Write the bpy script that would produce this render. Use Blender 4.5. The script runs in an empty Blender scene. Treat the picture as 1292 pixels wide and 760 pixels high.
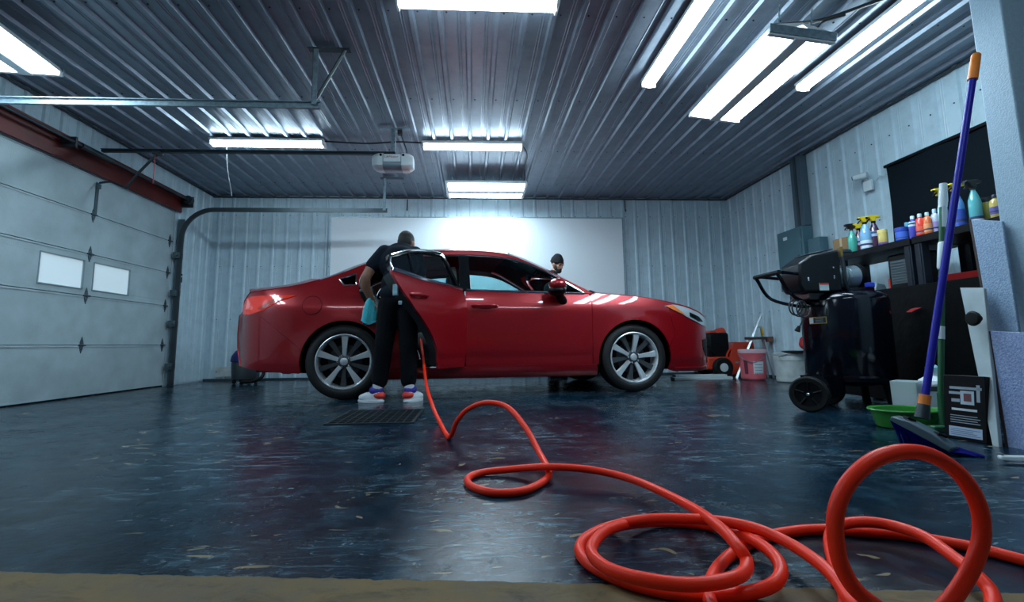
import bpy, bmesh, math, random
from mathutils import Vector, Matrix, Euler
from mathutils.geometry import delaunay_2d_cdt
random.seed(7)
PI = math.pi
SC = bpy.context.scene
COL = SC.collection

# ------------------------------------------------------------------ camera
CAM_H = .49
FPX, PPX, PPY = 600.0, 629.0, 362.0
ROLL, YAW, PITCH = math.radians(.6), math.radians(3.1029), math.radians(6.9050)
RC = Matrix.Rotation(-YAW, 3, 'Z') @ Matrix.Rotation(PI/2 + PITCH, 3, 'X') @ Matrix.Rotation(-ROLL, 3, 'Z')
cam_data = bpy.data.cameras.new('camera')
cam = bpy.data.objects.new('camera', cam_data)
COL.objects.link(cam)
cam.matrix_world = Matrix.Translation((0, 0, CAM_H)) @ RC.to_4x4()
cam_data.sensor_width = 36.0
cam_data.sensor_fit = 'HORIZONTAL'
cam_data.lens = 36.0 * FPX / 1292.0
cam_data.shift_x = (646 - PPX) / 1292.0
cam_data.shift_y = (PPY - 380) / 1292.0
cam_data.clip_start = .02
SC.camera = cam

# ------------------------------------------------------------------ world, exposure
w = bpy.data.worlds.new('world'); SC.world = w; w.use_nodes = True
w.node_tree.nodes['Background'].inputs[0].default_value = (.30, .42, .55, 1)
w.node_tree.nodes['Background'].inputs[1].default_value = .05
SC.view_settings.view_transform = 'Standard'
SC.view_settings.look = 'None'
SC.view_settings.gamma = 1
SC.view_settings.use_curve_mapping = False
SC.view_settings.exposure = 1.35
TUBE_STRENGTH = 15.0
TUBE_COLOR = (.67, .88, 1.0)

# ------------------------------------------------------------------ helpers
def ray(px, py):
    return RC @ Vector(((px - PPX) / FPX, -(py - PPY) / FPX, -1))
def atY(px, py, Y):
    r = ray(px, py); return Vector((0, 0, CAM_H)) + r * (Y / r.y)
def atX(px, py, X):
    r = ray(px, py); return Vector((0, 0, CAM_H)) + r * (X / r.x)
def atZ(px, py, Z):
    r = ray(px, py); return Vector((0, 0, CAM_H)) + r * ((Z - CAM_H) / r.z)

MATS = {}
def mat(name, color=(.5, .5, .5), rough=.5, metal=0., noise=0., nscale=20., bump=0., bscale=60., coat=0.,
        spec=.5, emit=None, estr=0., trans=0., color2=None, sheen=0.):
    if name in MATS: return MATS[name]
    m = bpy.data.materials.new(name); m.use_nodes = True
    nt = m.node_tree; b = nt.nodes['Principled BSDF']
    b.inputs['Base Color'].default_value = (*color, 1)
    b.inputs['Roughness'].default_value = rough
    b.inputs['Metallic'].default_value = metal
    b.inputs['Specular IOR Level'].default_value = spec
    b.inputs['Coat Weight'].default_value = coat
    b.inputs['Coat Roughness'].default_value = .03
    b.inputs['Transmission Weight'].default_value = trans
    if sheen: b.inputs['Sheen Weight'].default_value = sheen
    if emit:
        b.inputs['Emission Color'].default_value = (*emit, 1); b.inputs['Emission Strength'].default_value = estr
    if noise or color2 or bump:
        tc = nt.nodes.new('ShaderNodeTexCoord')
    if noise or color2:
        n = nt.nodes.new('ShaderNodeTexNoise'); n.inputs['Scale'].default_value = nscale; n.inputs['Detail'].default_value = 6
        nt.links.new(tc.outputs['Object'], n.inputs['Vector'])
        mx = nt.nodes.new('ShaderNodeMix'); mx.data_type = 'RGBA'
        c2 = color2 or tuple(max(0, c * (1 - noise)) for c in color)
        mx.inputs['A'].default_value = (*color, 1); mx.inputs['B'].default_value = (*c2, 1)
        rp = nt.nodes.new('ShaderNodeValToRGB'); rp.color_ramp.elements[0].position = .35; rp.color_ramp.elements[1].position = .7
        nt.links.new(n.outputs['Fac'], rp.inputs['Fac']); nt.links.new(rp.outputs['Color'], mx.inputs['Factor'])
        nt.links.new(mx.outputs['Result'], b.inputs['Base Color'])
    if bump:
        n2 = nt.nodes.new('ShaderNodeTexNoise'); n2.inputs['Scale'].default_value = bscale
        nt.links.new(tc.outputs['Object'], n2.inputs['Vector'])
        bp = nt.nodes.new('ShaderNodeBump'); bp.inputs['Strength'].default_value = bump; bp.inputs['Distance'].default_value = .01
        nt.links.new(n2.outputs['Fac'], bp.inputs['Height']); nt.links.new(bp.outputs['Normal'], b.inputs['Normal'])
    MATS[name] = m
    return m

def glass_mat(name, tint, gloss=.12):
    if name in MATS: return MATS[name]
    m = bpy.data.materials.new(name); m.use_nodes = True
    nt = m.node_tree; nt.nodes.clear()
    o = nt.nodes.new('ShaderNodeOutputMaterial'); mx = nt.nodes.new('ShaderNodeMixShader')
    t = nt.nodes.new('ShaderNodeBsdfTransparent'); t.inputs[0].default_value = (*tint, 1)
    g = nt.nodes.new('ShaderNodeBsdfGlossy'); g.inputs['Roughness'].default_value = .02
    fr = nt.nodes.new('ShaderNodeFresnel'); fr.inputs[0].default_value = 1.5
    nt.links.new(fr.outputs[0], mx.inputs[0]); nt.links.new(t.outputs[0], mx.inputs[1]); nt.links.new(g.outputs[0], mx.inputs[2])
    nt.links.new(mx.outputs[0], o.inputs[0])
    MATS[name] = m
    return m

class MB:
    """collects shapes, then links them as one mesh object"""
    def __init__(s): s.v = []; s.f = []
    def add(s, vs, fs):
        n = len(s.v); s.v += [Vector(v) for v in vs]; s.f += [[i + n for i in f] for f in fs]; return s
    def box(s, c, d, rot=None):
        x, y, z = d[0] / 2, d[1] / 2, d[2] / 2
        vs = [Vector(p) for p in ((-x,-y,-z),(x,-y,-z),(x,y,-z),(-x,y,-z),(-x,-y,z),(x,-y,z),(x,y,z),(-x,y,z))]
        if rot is not None: vs = [rot @ v for v in vs]
        c = Vector(c)
        return s.add([v + c for v in vs], [(3,2,1,0),(4,5,6,7),(0,1,5,4),(1,2,6,5),(2,3,7,6),(3,0,4,7)])
    def b2(s, a, b):
        a, b = Vector(a), Vector(b)
        return s.box((a + b) / 2, [abs(q) for q in (b - a)])
    def cyl(s, p0, p1, r0, r1=None, n=16, caps=True):
        r1 = r0 if r1 is None else r1
        return s.tube([p0, p1], [r0, r1], n, caps)
    def tube(s, pts, r, n=10, caps=True, ell=None):
        pts = [Vector(p) for p in pts]
        rs = r if isinstance(r, (list, tuple)) else [r] * len(pts)
        vs, fs = [], []
        prev = None
        for i, p in enumerate(pts):
            a = pts[max(i - 1, 0)]; b = pts[min(i + 1, len(pts) - 1)]
            t = (b - a)
            t = t.normalized() if t.length > 1e-9 else Vector((0, 0, 1))
            if prev is None:
                u = t.cross(Vector((0, 0, 1)))
                if u.length < 1e-3: u = Vector((1, 0, 0))
                u.normalize()
            else:
                u = (prev - t * prev.dot(t)).normalized()
            prev = u; v = t.cross(u)
            for k in range(n):
                a_ = 2 * PI * k / n
                vs.append(p + (u * math.cos(a_) + v * math.sin(a_)) * rs[i])
        for i in range(len(pts) - 1):
            for k in range(n):
                fs.append((i*n+k, i*n+(k+1)%n, (i+1)*n+(k+1)%n, (i+1)*n+k))
        if caps:
            fs.append(tuple(reversed(range(n)))); fs.append(tuple(range((len(pts)-1)*n, len(pts)*n)))
        return s.add(vs, fs)
    def lathe(s, prof, n=24, origin=(0,0,0), M=None):
        """prof: list of (r, z) ; revolve about local z"""
        o = Vector(origin); vs, fs = [], []
        for r, z in prof:
            for k in range(n):
                a = 2 * PI * k / n
                p = Vector((r * math.cos(a), r * math.sin(a), z))
                vs.append((M @ p if M else p) + o)
        for i in range(len(prof) - 1):
            for k in range(n):
                fs.append((i*n+k, i*n+(k+1)%n, (i+1)*n+(k+1)%n, (i+1)*n+k))
        if prof[0][0] > 1e-6: fs.append(tuple(reversed(range(n))))
        if prof[-1][0] > 1e-6: fs.append(tuple(range((len(prof)-1)*n, len(prof)*n)))
        return s.add(vs, fs)
    def sph(s, c, r, n=14, m=9, rot=None):
        if not isinstance(r, (tuple, list)): r = (r, r, r)
        vs, fs = [], []
        for i in range(m + 1):
            th = PI * i / m
            for k in range(n):
                a = 2 * PI * k / n
                p = Vector((r[0]*math.sin(th)*math.cos(a), r[1]*math.sin(th)*math.sin(a), -r[2]*math.cos(th)))
                if rot is not None: p = rot @ p
                vs.append(p + Vector(c))
        for i in range(m):
            for k in range(n): fs.append((i*n+k, i*n+(k+1)%n, (i+1)*n+(k+1)%n, (i+1)*n+k))
        return s.add(vs, fs)
    def prism(s, poly, axis, a, b):
        """extrude 2D poly along axis: 'x' poly=(y,z); 'y' poly=(x,z); 'z' poly=(x,y)"""
        def P(p, t): return {'x': (t, p[0], p[1]), 'y': (p[0], t, p[1]), 'z': (p[0], p[1], t)}[axis]
        n = len(poly)
        vs = [P(p, a) for p in poly] + [P(p, b) for p in poly]
        fs = [tuple(range(n)), tuple(reversed(range(n, 2*n)))] + [(i, n+i, n+(i+1)%n, (i+1)%n) for i in range(n)]
        return s.add(vs, fs)
    def grid(s, rows, close=False):
        n = len(rows[0]); vs = [p for r in rows for p in r]; fs = []
        for i in range(len(rows) - 1):
            for k in range(n - 1): fs.append((i*n+k, i*n+k+1, (i+1)*n+k+1, (i+1)*n+k))
        return s.add(vs, fs)
    def xf(s, M):
        s.v = [M @ v for v in s.v]; return s
    def mesh(s, name, fix=True, sharp=35, smooth=True):
        me = bpy.data.meshes.new(name); me.from_pydata(s.v, [], s.f); me.validate()
        bm = bmesh.new(); bm.from_mesh(me)
        bmesh.ops.remove_doubles(bm, verts=bm.verts, dist=1e-5)
        if fix: bmesh.ops.recalc_face_normals(bm, faces=bm.faces)
        bm.to_mesh(me); bm.free()
        if smooth:
            me.shade_smooth(); me.set_sharp_from_angle(angle=math.radians(sharp))
        return me
    def build(s, name, m=None, parent=None, bevel=0, sharp=35, fix=True, smooth=True, solid=0, soff=-1):
        o = bpy.data.objects.new(name, s.mesh(name, fix, sharp, smooth)); COL.objects.link(o)
        if m is not None: o.data.materials.append(m)
        if parent is not None: o.parent = parent
        if solid:
            md = o.modifiers.new('solid', 'SOLIDIFY'); md.thickness = solid; md.offset = soff
            if smooth:
                es = o.modifiers.new('edges', 'EDGE_SPLIT'); es.split_angle = math.radians(sharp)
        if bevel:
            md = o.modifiers.new('bevel', 'BEVEL'); md.width = bevel; md.segments = 2; md.limit_method = 'ANGLE'; md.angle_limit = math.radians(40)
        return o

def tag(o, label=None, cat=None, group=None, kind=None):
    if label: o['label'] = label
    if cat: o['category'] = cat
    if group: o['group'] = group
    if kind: o['kind'] = kind
    return o
def empty(name, loc=(0,0,0), rz=0, label=None, cat=None, group=None, kind=None):
    o = bpy.data.objects.new(name, None); COL.objects.link(o)
    o.empty_display_size = .1
    o.location = loc; o.rotation_euler = (0, 0, rz)
    return tag(o, label, cat, group, kind)
def catmull(pts, k=6, closed=False):
    pts = [Vector(p) for p in pts]; n = len(pts); out = []
    rng = range(n) if closed else range(n - 1)
    for i in rng:
        p0 = pts[(i-1) % n] if closed else pts[max(i-1, 0)]
        p1 = pts[i]; p2 = pts[(i+1) % n]
        p3 = pts[(i+2) % n] if closed else pts[min(i+2, n-1)]
        for j in range(k):
            t = j / k
            out.append(.5 * ((2*p1) + (p2-p0)*t + (2*p0-5*p1+4*p2-p3)*t*t + (3*p1-p0-3*p2+p3)*t**3))
    if not closed: out.append(pts[-1])
    return out
def interp(tab, x):
    if x <= tab[0][0]: return tab[0][1]
    for (a, b), (c, d) in zip(tab, tab[1:]):
        if x <= c: return b + (d - b) * (x - a) / (c - a)
    return tab[-1][1]
def text_mesh(txt, size, name, m, parent, M, depth=.0005):
    cu = bpy.data.curves.new(name, 'FONT'); cu.body = txt; cu.size = size; cu.extrude = depth; cu.align_x = 'CENTER'; cu.align_y = 'CENTER'
    tmp = bpy.data.objects.new(name, cu); COL.objects.link(tmp)
    me = bpy.data.meshes.new_from_object(tmp.evaluated_get(bpy.context.evaluated_depsgraph_get()))
    bpy.data.objects.remove(tmp); me.name = name
    o = bpy.data.objects.new(name, me); COL.objects.link(o); me.materials.clear(); me.materials.append(m)
    o.parent = parent; o.matrix_local = M
    return o
def blob(name, shapes, m, parent=None, voxel=.014, smooth=4):
    """union of ellipsoids ('s',c,r[,rot]) and tapered capsules ('c',p0,p1,r0,r1) -> one continuous smooth skin"""
    b = MB()
    for q in shapes:
        if q[0] == 's': b.sph(q[1], q[2], 16, 10, q[3] if len(q) > 3 else None)
        else:
            p0, p1, r0, r1 = Vector(q[1]), Vector(q[2]), q[3], q[4]
            b.tube([p0, p1], [r0, r1], 14); b.sph(p0, r0, 14, 8); b.sph(p1, r1, 14, 8)
    me = bpy.data.meshes.new(name); me.from_pydata(b.v, [], b.f)
    tmp = bpy.data.objects.new(name, me); COL.objects.link(tmp)
    r = tmp.modifiers.new('r', 'REMESH'); r.mode = 'VOXEL'; r.voxel_size = voxel; r.use_smooth_shade = True
    if smooth:
        sm = tmp.modifiers.new('s', 'SMOOTH'); sm.factor = .5; sm.iterations = smooth
    me2 = bpy.data.meshes.new_from_object(tmp.evaluated_get(bpy.context.evaluated_depsgraph_get()))
    bpy.data.objects.remove(tmp); me2.name = name
    me2.shade_smooth()
    o = bpy.data.objects.new(name, me2); COL.objects.link(o)
    me2.materials.clear(); me2.materials.append(m)
    o.parent = parent
    return o
# ================================================================== THE SETTING
XL, XR, YB, YF, ZC = -3.97, 4.12, 7.32, -1.2, 2.815
def floor_material():
    m = bpy.data.materials.new('wet_blue_epoxy'); m.use_nodes = True
    nt = m.node_tree; N = nt.nodes; L = nt.links; b = N['Principled BSDF']
    tc = N.new('ShaderNodeTexCoord')
    def noise(scale, detail=8, rough=.6, st=None, dist=0):
        n = N.new('ShaderNodeTexNoise'); n.inputs['Scale'].default_value = scale; n.inputs['Detail'].default_value = detail
        n.inputs['Roughness'].default_value = rough; n.inputs['Distortion'].default_value = dist
        if st:
            mp = N.new('ShaderNodeMapping'); mp.inputs['Scale'].default_value = st[:3]; mp.inputs['Rotation'].default_value = (0, 0, st[3])
            L.new(tc.outputs['Object'], mp.inputs[0]); L.new(mp.outputs[0], n.inputs['Vector'])
        else: L.new(tc.outputs['Object'], n.inputs['Vector'])
        return n.outputs['Fac']
    def ramp(s, a, bb):
        r = N.new('ShaderNodeMapRange'); r.inputs[1].default_value = a; r.inputs[2].default_value = bb; L.new(s, r.inputs[0]); return r.outputs[0]
    def mixc(f, a, bcol):
        x = N.new('ShaderNodeMix'); x.data_type = 'RGBA'; L.new(f, x.inputs['Factor'])
        for k, c in (('A', a), ('B', bcol)):
            if isinstance(c, tuple): x.inputs[k].default_value = (*c, 1)
            else: L.new(c, x.inputs[k])
        return x.outputs['Result']
    def math_(op, a, bb):
        x = N.new('ShaderNodeMath'); x.operation = op
        for i, c in enumerate((a, bb)):
            if isinstance(c, (int, float)): x.inputs[i].default_value = c
            else: L.new(c, x.inputs[i])
        return x.outputs[0]
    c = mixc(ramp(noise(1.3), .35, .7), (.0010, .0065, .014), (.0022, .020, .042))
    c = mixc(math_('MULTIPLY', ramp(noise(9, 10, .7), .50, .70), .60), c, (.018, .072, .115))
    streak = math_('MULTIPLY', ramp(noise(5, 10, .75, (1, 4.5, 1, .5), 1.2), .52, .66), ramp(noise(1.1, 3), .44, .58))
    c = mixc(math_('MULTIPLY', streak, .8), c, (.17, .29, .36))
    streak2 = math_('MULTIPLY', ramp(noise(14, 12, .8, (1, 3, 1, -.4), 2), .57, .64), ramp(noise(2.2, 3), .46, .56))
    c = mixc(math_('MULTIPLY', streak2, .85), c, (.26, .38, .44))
    chips = math_('MULTIPLY', ramp(noise(6.5, 2, .5, (1, 2.2, 1, .35), 1.5), .675, .69), ramp(noise(.9, 2), .46, .49))
    c = mixc(chips, c, (.24, .19, .12))
    rust = math_('MULTIPLY', ramp(noise(4, 8, .7), .62, .75), .22)
    c = mixc(rust, c, (.045, .022, .024))
    # bare concrete in front of the ragged paint edge
    sp = N.new('ShaderNodeSeparateXYZ'); L.new(tc.outputs['Object'], sp.inputs[0])
    e = math_('ADD', sp.outputs[1], math_('MULTIPLY', sp.outputs[0], .117))
    e = math_('ADD', e, math_('MULTIPLY', noise(22, 6), .030))
    bare = ramp(e, 1.075, 1.070)
    conc = mixc(ramp(noise(3, 10, .7), .35, .7), (.20, .125, .045), (.11, .10, .085))
    conc = mixc(math_('MULTIPLY', ramp(noise(7, 10, .75, (1, 2, 1, .3), 1), .50, .66), .7), conc, (.05, .042, .032))
    conc = mixc(math_('MULTIPLY', ramp(noise(60, 4), .5, .7), .5), conc, (.17, .13, .08))
    c = mixc(bare, c, conc)
    L.new(c, b.inputs['Base Color'])
    r = N.new('ShaderNodeMix'); r.data_type = 'FLOAT'
    rr = math_('ADD', math_('MULTIPLY', ramp(noise(2.1, 6), .35, .7), .16), .09)
    rr = math_('ADD', rr, math_('MULTIPLY', ramp(noise(12, 8), .45, .75), .18))
    L.new(bare, r.inputs['Factor']); L.new(rr, r.inputs['A']); r.inputs['B'].default_value = .75
    L.new(r.outputs['Result'], b.inputs['Roughness'])
    bp = N.new('ShaderNodeBump'); bp.inputs['Strength'].default_value = .18; bp.inputs['Distance'].default_value = .01
    L.new(noise(26, 8, .7), bp.inputs['Height']); L.new(bp.outputs[0], b.inputs['Normal'])
    b.inputs['Specular IOR Level'].default_value = .26
    return m
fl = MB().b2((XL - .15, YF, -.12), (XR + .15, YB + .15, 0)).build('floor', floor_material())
tag(fl, 'dark blue wet epoxy floor with bare concrete strip in front', kind='structure')

def steel_mat(name, base, dirt, rough, metal=0.):
    m = bpy.data.materials.new(name); m.use_nodes = True
    nt = m.node_tree; N = nt.nodes; L = nt.links; b = N['Principled BSDF']
    tc = N.new('ShaderNodeTexCoord')
    n = N.new('ShaderNodeTexNoise'); n.inputs['Scale'].default_value = 2.2; n.inputs['Detail'].default_value = 8; n.inputs['Roughness'].default_value = .65
    mp = N.new('ShaderNodeMapping'); mp.inputs['Scale'].default_value = (3, 3, .5)
    L.new(tc.outputs['Object'], mp.inputs[0]); L.new(mp.outputs[0], n.inputs['Vector'])
    r = N.new('ShaderNodeMapRange'); r.inputs[1].default_value = .45; r.inputs[2].default_value = .8; L.new(n.outputs[0], r.inputs[0])
    x = N.new('ShaderNodeMix'); x.data_type = 'RGBA'; L.new(r.outputs[0], x.inputs['Factor'])
    x.inputs['A'].default_value = (*base, 1); x.inputs['B'].default_value = (*dirt, 1)
    L.new(x.outputs['Result'], b.inputs['Base Color'])
    b.inputs['Roughness'].default_value = rough; b.inputs['Metallic'].default_value = metal
    return m
M_WALL = steel_mat('white_steel_siding', (.50, .64, .72), (.38, .50, .58), .40)
M_CEIL = steel_mat('ceiling_liner_steel', (.23, .275, .335), (.155, .185, .235), .36, .35)
M_DARKTRIM = mat('dark_edge_trim', (.03, .045, .06), .5)
M_GALV = mat('galvanised_steel', (.30, .40, .46), .35, .6, noise=.35, nscale=30)
M_BLK = mat('black_plastic', (.002, .0025, .004), .45, spec=.18)
M_BLKR = mat('black_rubber', (.005, .006, .007), .7, spec=.25)
M_DKSTEEL = mat('dark_steel', (.05, .065, .075), .4, .6)
M_WHITE = mat('white_enamel', (.62, .70, .74), .35)
M_SCREW = mat('screw_heads', (.02, .03, .04), .5, .5)

def rib_sheet(width, length, ribs=4, h=.019):
    """steel sheet: u = width (x), v = length (y), ribs rise to +z"""
    sp = width / ribs; prof = [(0, 0)]
    for i in range(ribs):
        c = (i + .5) * sp
        for d, z in ((-.026, 0), (-.013, h), (.013, h), (.026, 0)): prof.append((c + d, z))
        for mn in (.30, .40):   # shallow stiffening beads between the ribs
            q = c + sp * mn + .006 if False else c + sp * mn
            if q + .008 < (i + 1) * sp - .002:
                prof += [(q - .007, 0), (q, .003), (q + .007, 0)]
    prof.append((width, 0))
    b = MB(); n = len(prof)
    b.add([(u, 0, z) for u, z in prof] + [(u, length, z) for u, z in prof], [(i, i+1, n+i+1, n+i) for i in range(n-1)])
    return b
def sheet_obj(name, me, M, parent):
    o = bpy.data.objects.new(name, me); COL.objects.link(o); o.parent = parent; o.matrix_local = M
    return o
def sheet_mesh(w_, l_, ribs, m, h=.019):
    b = rib_sheet(w_, l_, ribs, h); me = b.mesh('steel_sheet', fix=False, smooth=False); me.materials.append(m); return me
def basis(x, y, z, o):
    return Matrix(((x[0], y[0], z[0], o[0]), (x[1], y[1], z[1], o[1]), (x[2], y[2], z[2], o[2]), (0, 0, 0, 1)))

ceiling = tag(MB().b2((XL - .15, YF, ZC + .002), (XR + .15, YB + .15, ZC + .1)).build('ceiling', M_CEIL), 'grey ribbed steel ceiling with ribs running to the back wall', kind='structure')
nc = 10; wc = (XR - XL) / nc
me_c = sheet_mesh(wc - .001, YB - YF, 4, M_CEIL, .024)
for i in range(nc):   # sheet's x -> -X so that ribs hang down
    sheet_obj('ceiling_sheet', me_c, basis((-1, 0, 0), (0, 1, 0), (0, 0, -1), (XL + (i + 1) * wc, YF, ZC)), ceiling)
sc = MB()
for yy in (1.9, 3.1, 4.3, 5.5, 6.7):
    for i in range(nc * 4):
        x = XL + (i + .5) * wc / 4 + .05
        sc.lathe([(.007, 0), (.007, -.004), (.003, -.007), (0, -.007)], 6, (x, yy, ZC - .0005))
tag(sc.build('ceiling_screws', M_SCREW, ceiling), kind='stuff')

wall_back = tag(MB().b2((XL - .15, YB + .002, 0), (XR + .15, YB + .1, ZC)).build('wall_back', M_WALL), 'white ribbed steel back wall behind the car', kind='structure')
me_w = sheet_mesh(wc - .001, ZC - .02, 4, M_WALL, .018)
for i in range(nc):
    sheet_obj('wall_sheet', me_w, basis((1, 0, 0), (0, 0, 1), (0, -1, 0), (XL + i * wc, YB, .02)), wall_back)
wall_right = tag(MB().b2((XR + .002, YF, 0), (XR + .1, YB, ZC)).build('wall_right', M_WALL), 'white ribbed steel right wall behind the shelves', kind='structure')
nr = 10; wr = (YB - YF) / nr
me_r = sheet_mesh(wr - .001, ZC - .02, 4, M_WALL, .018)
for i in range(nr):
    sheet_obj('wall_sheet', me_r, basis((0, -1, 0), (0, 0, 1), (-1, 0, 0), (XR, YF + (i + 1) * wr, .02)), wall_right)
DY0, DY1, DZ = 3.55, 6.42, 2.30      # the overhead door's opening in the left wall
wl = MB().b2((XL - .1, DY1, 0), (XL - .002, YB, ZC)).b2((XL - .1, YF, 0), (XL - .002, DY0, ZC)).b2((XL - .1, DY0, DZ), (XL - .002, DY1, ZC))
wall_left = tag(wl.build('wall_left', M_WALL), 'white ribbed steel left wall around the overhead door', kind='structure')
w1 = (YB - DY1)
me1 = sheet_mesh(w1 - .001, ZC - .02, 5, M_WALL, .018)
sheet_obj('wall_sheet', me1, basis((0, 1, 0), (0, 0, 1), (1, 0, 0), (XL, DY1, .02)), wall_left)
me2 = sheet_mesh((DY1 - DY0) / 3 - .001, ZC - DZ - .2, 5, M_WALL, .018)
for i in range(3):
    sheet_obj('wall_sheet', me2, basis((0, 1, 0), (0, 0, 1), (1, 0, 0), (XL, DY0 + i * (DY1 - DY0) / 3, DZ + .2)), wall_left)
w3 = (DY0 - YF) / 5
me3 = sheet_mesh(w3 - .001, ZC - .02, 5, M_WALL, .018)
for i in range(5): sheet_obj('wall_sheet', me3, basis((0, 1, 0), (0, 0, 1), (1, 0, 0), (XL, YF + i * w3, .02)), wall_left)
for n_, par, axis in (('b', wall_back, 0), ('r', wall_right, 1)):
    s_ = MB()
    for zz in (.9, 1.7, 2.5):
        for i in range(40):
            if axis == 0:
                x = XL + (i + .5) * wc / 4 + .045
                s_.box((x, YB - .002, zz), (.010, .008, .010))
            else:
                y = YF + (i + .5) * wr / 4 + .045
                s_.box((XR - .002, y, zz), (.008, .010, .010))
    tag(s_.build('wall_screws', M_SCREW, par, smooth=False), kind='stuff')
# dark trim where ceiling meets walls
t1 = MB().b2((XL, YB - .035, ZC - .045), (XR, YB - .02, ZC - .026)); tag(t1.build('trim_1', M_DARKTRIM), kind='structure')
t2 = MB().b2((XR - .035, 2.35, ZC - .045), (XR - .02, YB - .036, ZC - .026)); tag(t2.build('trim_2', M_DARKTRIM), kind='structure')
t3 = MB().b2((XL + .02, YF, ZC - .045), (XL + .035, YB - .036, ZC - .026)); tag(t3.build('trim_3', M_DARKTRIM), kind='structure')
# dark base channel
bb = MB().b2((XL + .02, YB - .035, 0), (XR - .02, YB - .02, .03)); tag(bb.build('baseboard_back', M_DARKTRIM), kind='structure')
bb = MB().b2((XR - .035, 2.35, 0), (XR - .02, YB - .04, .03)); tag(bb.build('baseboard_right', M_DARKTRIM), kind='structure')
# red header beam over the door
M_RED_STEEL = mat('red_oxide_steel', (.115, .009, .008), .5, noise=.5, nscale=4)
hb = MB()
hb.b2((XL + .02, DY0 - .3, DZ), (XL + .045, DY1 + .06, DZ + .21))
hb.b2((XL + .02, DY0 - .3, DZ + .19), (XL + .13, DY1 + .06, DZ + .21))
tag(hb.build('trim_4', M_RED_STEEL, bevel=.003), 'dark red steel header beam above the overhead door', kind='structure')
# column on the right, with the wall stub behind it
M_POST = mat('painted_post', (.36, .50, .62), .55, bump=.25, bscale=120, noise=.15, nscale=60)
cx0 = 2.70
pc = MB().b2((cx0, 2.10, 0), (cx0 + .17, 2.243, ZC - .03))
wp = tag(pc.build('wall_post', M_POST, bevel=.006), 'pale blue-white painted steel post at the right edge', kind='structure')
ws = tag(MB().b2((cx0 + .17, 2.19, 0), (XR - .04, 2.243, ZC - .03)).build('wall_stub', M_WALL), 'short ribbed wall behind the right-hand post', kind='structure')
me4 = sheet_mesh(.60, ZC - .06, 4, M_WALL, .018)
for i in range(2): sheet_obj('wall_sheet', me4, basis((1, 0, 0), (0, 0, 1), (0, -1, 0), (cx0 + .172 + i * .601, 2.189, .02)), ws)

# ------------------------------------------------------------------ overhead door
M_DOOR = mat('door_skin', (.40, .50, .54), .5, noise=.22, nscale=3.5, bump=.12, bscale=90)
M_PANE = mat('frosted_pane', (.66, .80, .86), .25, emit=(.7, .85, .92), estr=.12)
M_DFRAME = mat('door_window_frame', (.20, .27, .30), .45)
door = empty('door_1', (XL - .02, 0, 0), 0, 'white sectional overhead door with two small frosted windows', kind='structure')
DXo = 0.0
zs = [0.012, .525, 1.03, 1.465, 1.885, DZ]
wins = ((4.53, 5.02, 1.10, 1.385), (5.16, 5.675, 1.10, 1.385))
for i in range(5):
    a, b = zs[i] + .003, zs[i + 1] - .003
    s_ = MB()
    if i == 2:
        ys = [DY0, wins[0][0], wins[0][1], wins[1][0], wins[1][1], DY1]
        s_.b2((-.04, DY0, a), (.012, DY1, wins[0][2])); s_.b2((-.04, DY0, wins[0][3]), (.012, DY1, b))
        for k in (0, 2, 4): s_.b2((-.04, ys[k], wins[0][2]), (.012, ys[k + 1], wins[0][3]))
    else: s_.b2((-.04, DY0, a), (.012, DY1, b))
    # rolled lip at the section's top and bottom
    s_.b2((.012, DY0, a), (.016, DY1, a + .018)); s_.b2((.012, DY0, b - .018), (.016, DY1, b))
    so = s_.build('door_section', M_DOOR, door, bevel=.002)
    if i == 2:
        for (y0, y1, z0, z1) in wins:
            f = MB()
            for q in ((y0 - .010, y1 + .010, z0 - .012, z0), (y0 - .010, y1 + .010, z1, z1 + .010), (y0 - .010, y0, z0, z1), (y1, y1 + .010, z0, z1)):
                f.b2((.010, q[0], q[2]), (.019, q[1], q[3]))
            f.build('window_frame', M_DFRAME, so, bevel=.002)
            MB().b2((-.02, y0 + .001, z0 + .001), (.004, y1 - .001, z1 - .001)).build('pane', M_PANE, so)
M_HINGE = mat('zinc_hinge', (.10, .14, .16), .4, .7)
hg = MB()
hg.prism([(-.026, -.005), (-.016, -.045), (0, -.085), (.016, -.045), (.026, -.005), (.026, .005), (.016, .045), (0, .085), (-.016, .045), (-.026, .005)], 'x', .013, .018)
hg.cyl((.024, -.04, 0), (.024, .04, 0), .009, n=8)
for sy in (-1, 1): hg.box((.020, 0, sy * .045), (.006, .014, .014))
me_h = hg.mesh('hinge'); me_h.materials.append(M_HINGE)
for z in zs[1:5]:
    for y in (5.085, DY1 - .07, DY0 + .07):
        o = bpy.data.objects.new('hinge', me_h); COL.objects.link(o); o.parent = door; o.location = (0, y, z)
MB().b2((.013, 5.08, DZ - .42), (.02, 5.12, DZ - .06)).box((.026, 5.10, DZ - .10), (.02, .05, .05)).build('arm_bracket', M_HINGE, door)
MB().b2((-.03, DY0, 0), (.008, DY1, .014)).build('bottom_seal', M_BLKR, door)

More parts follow.
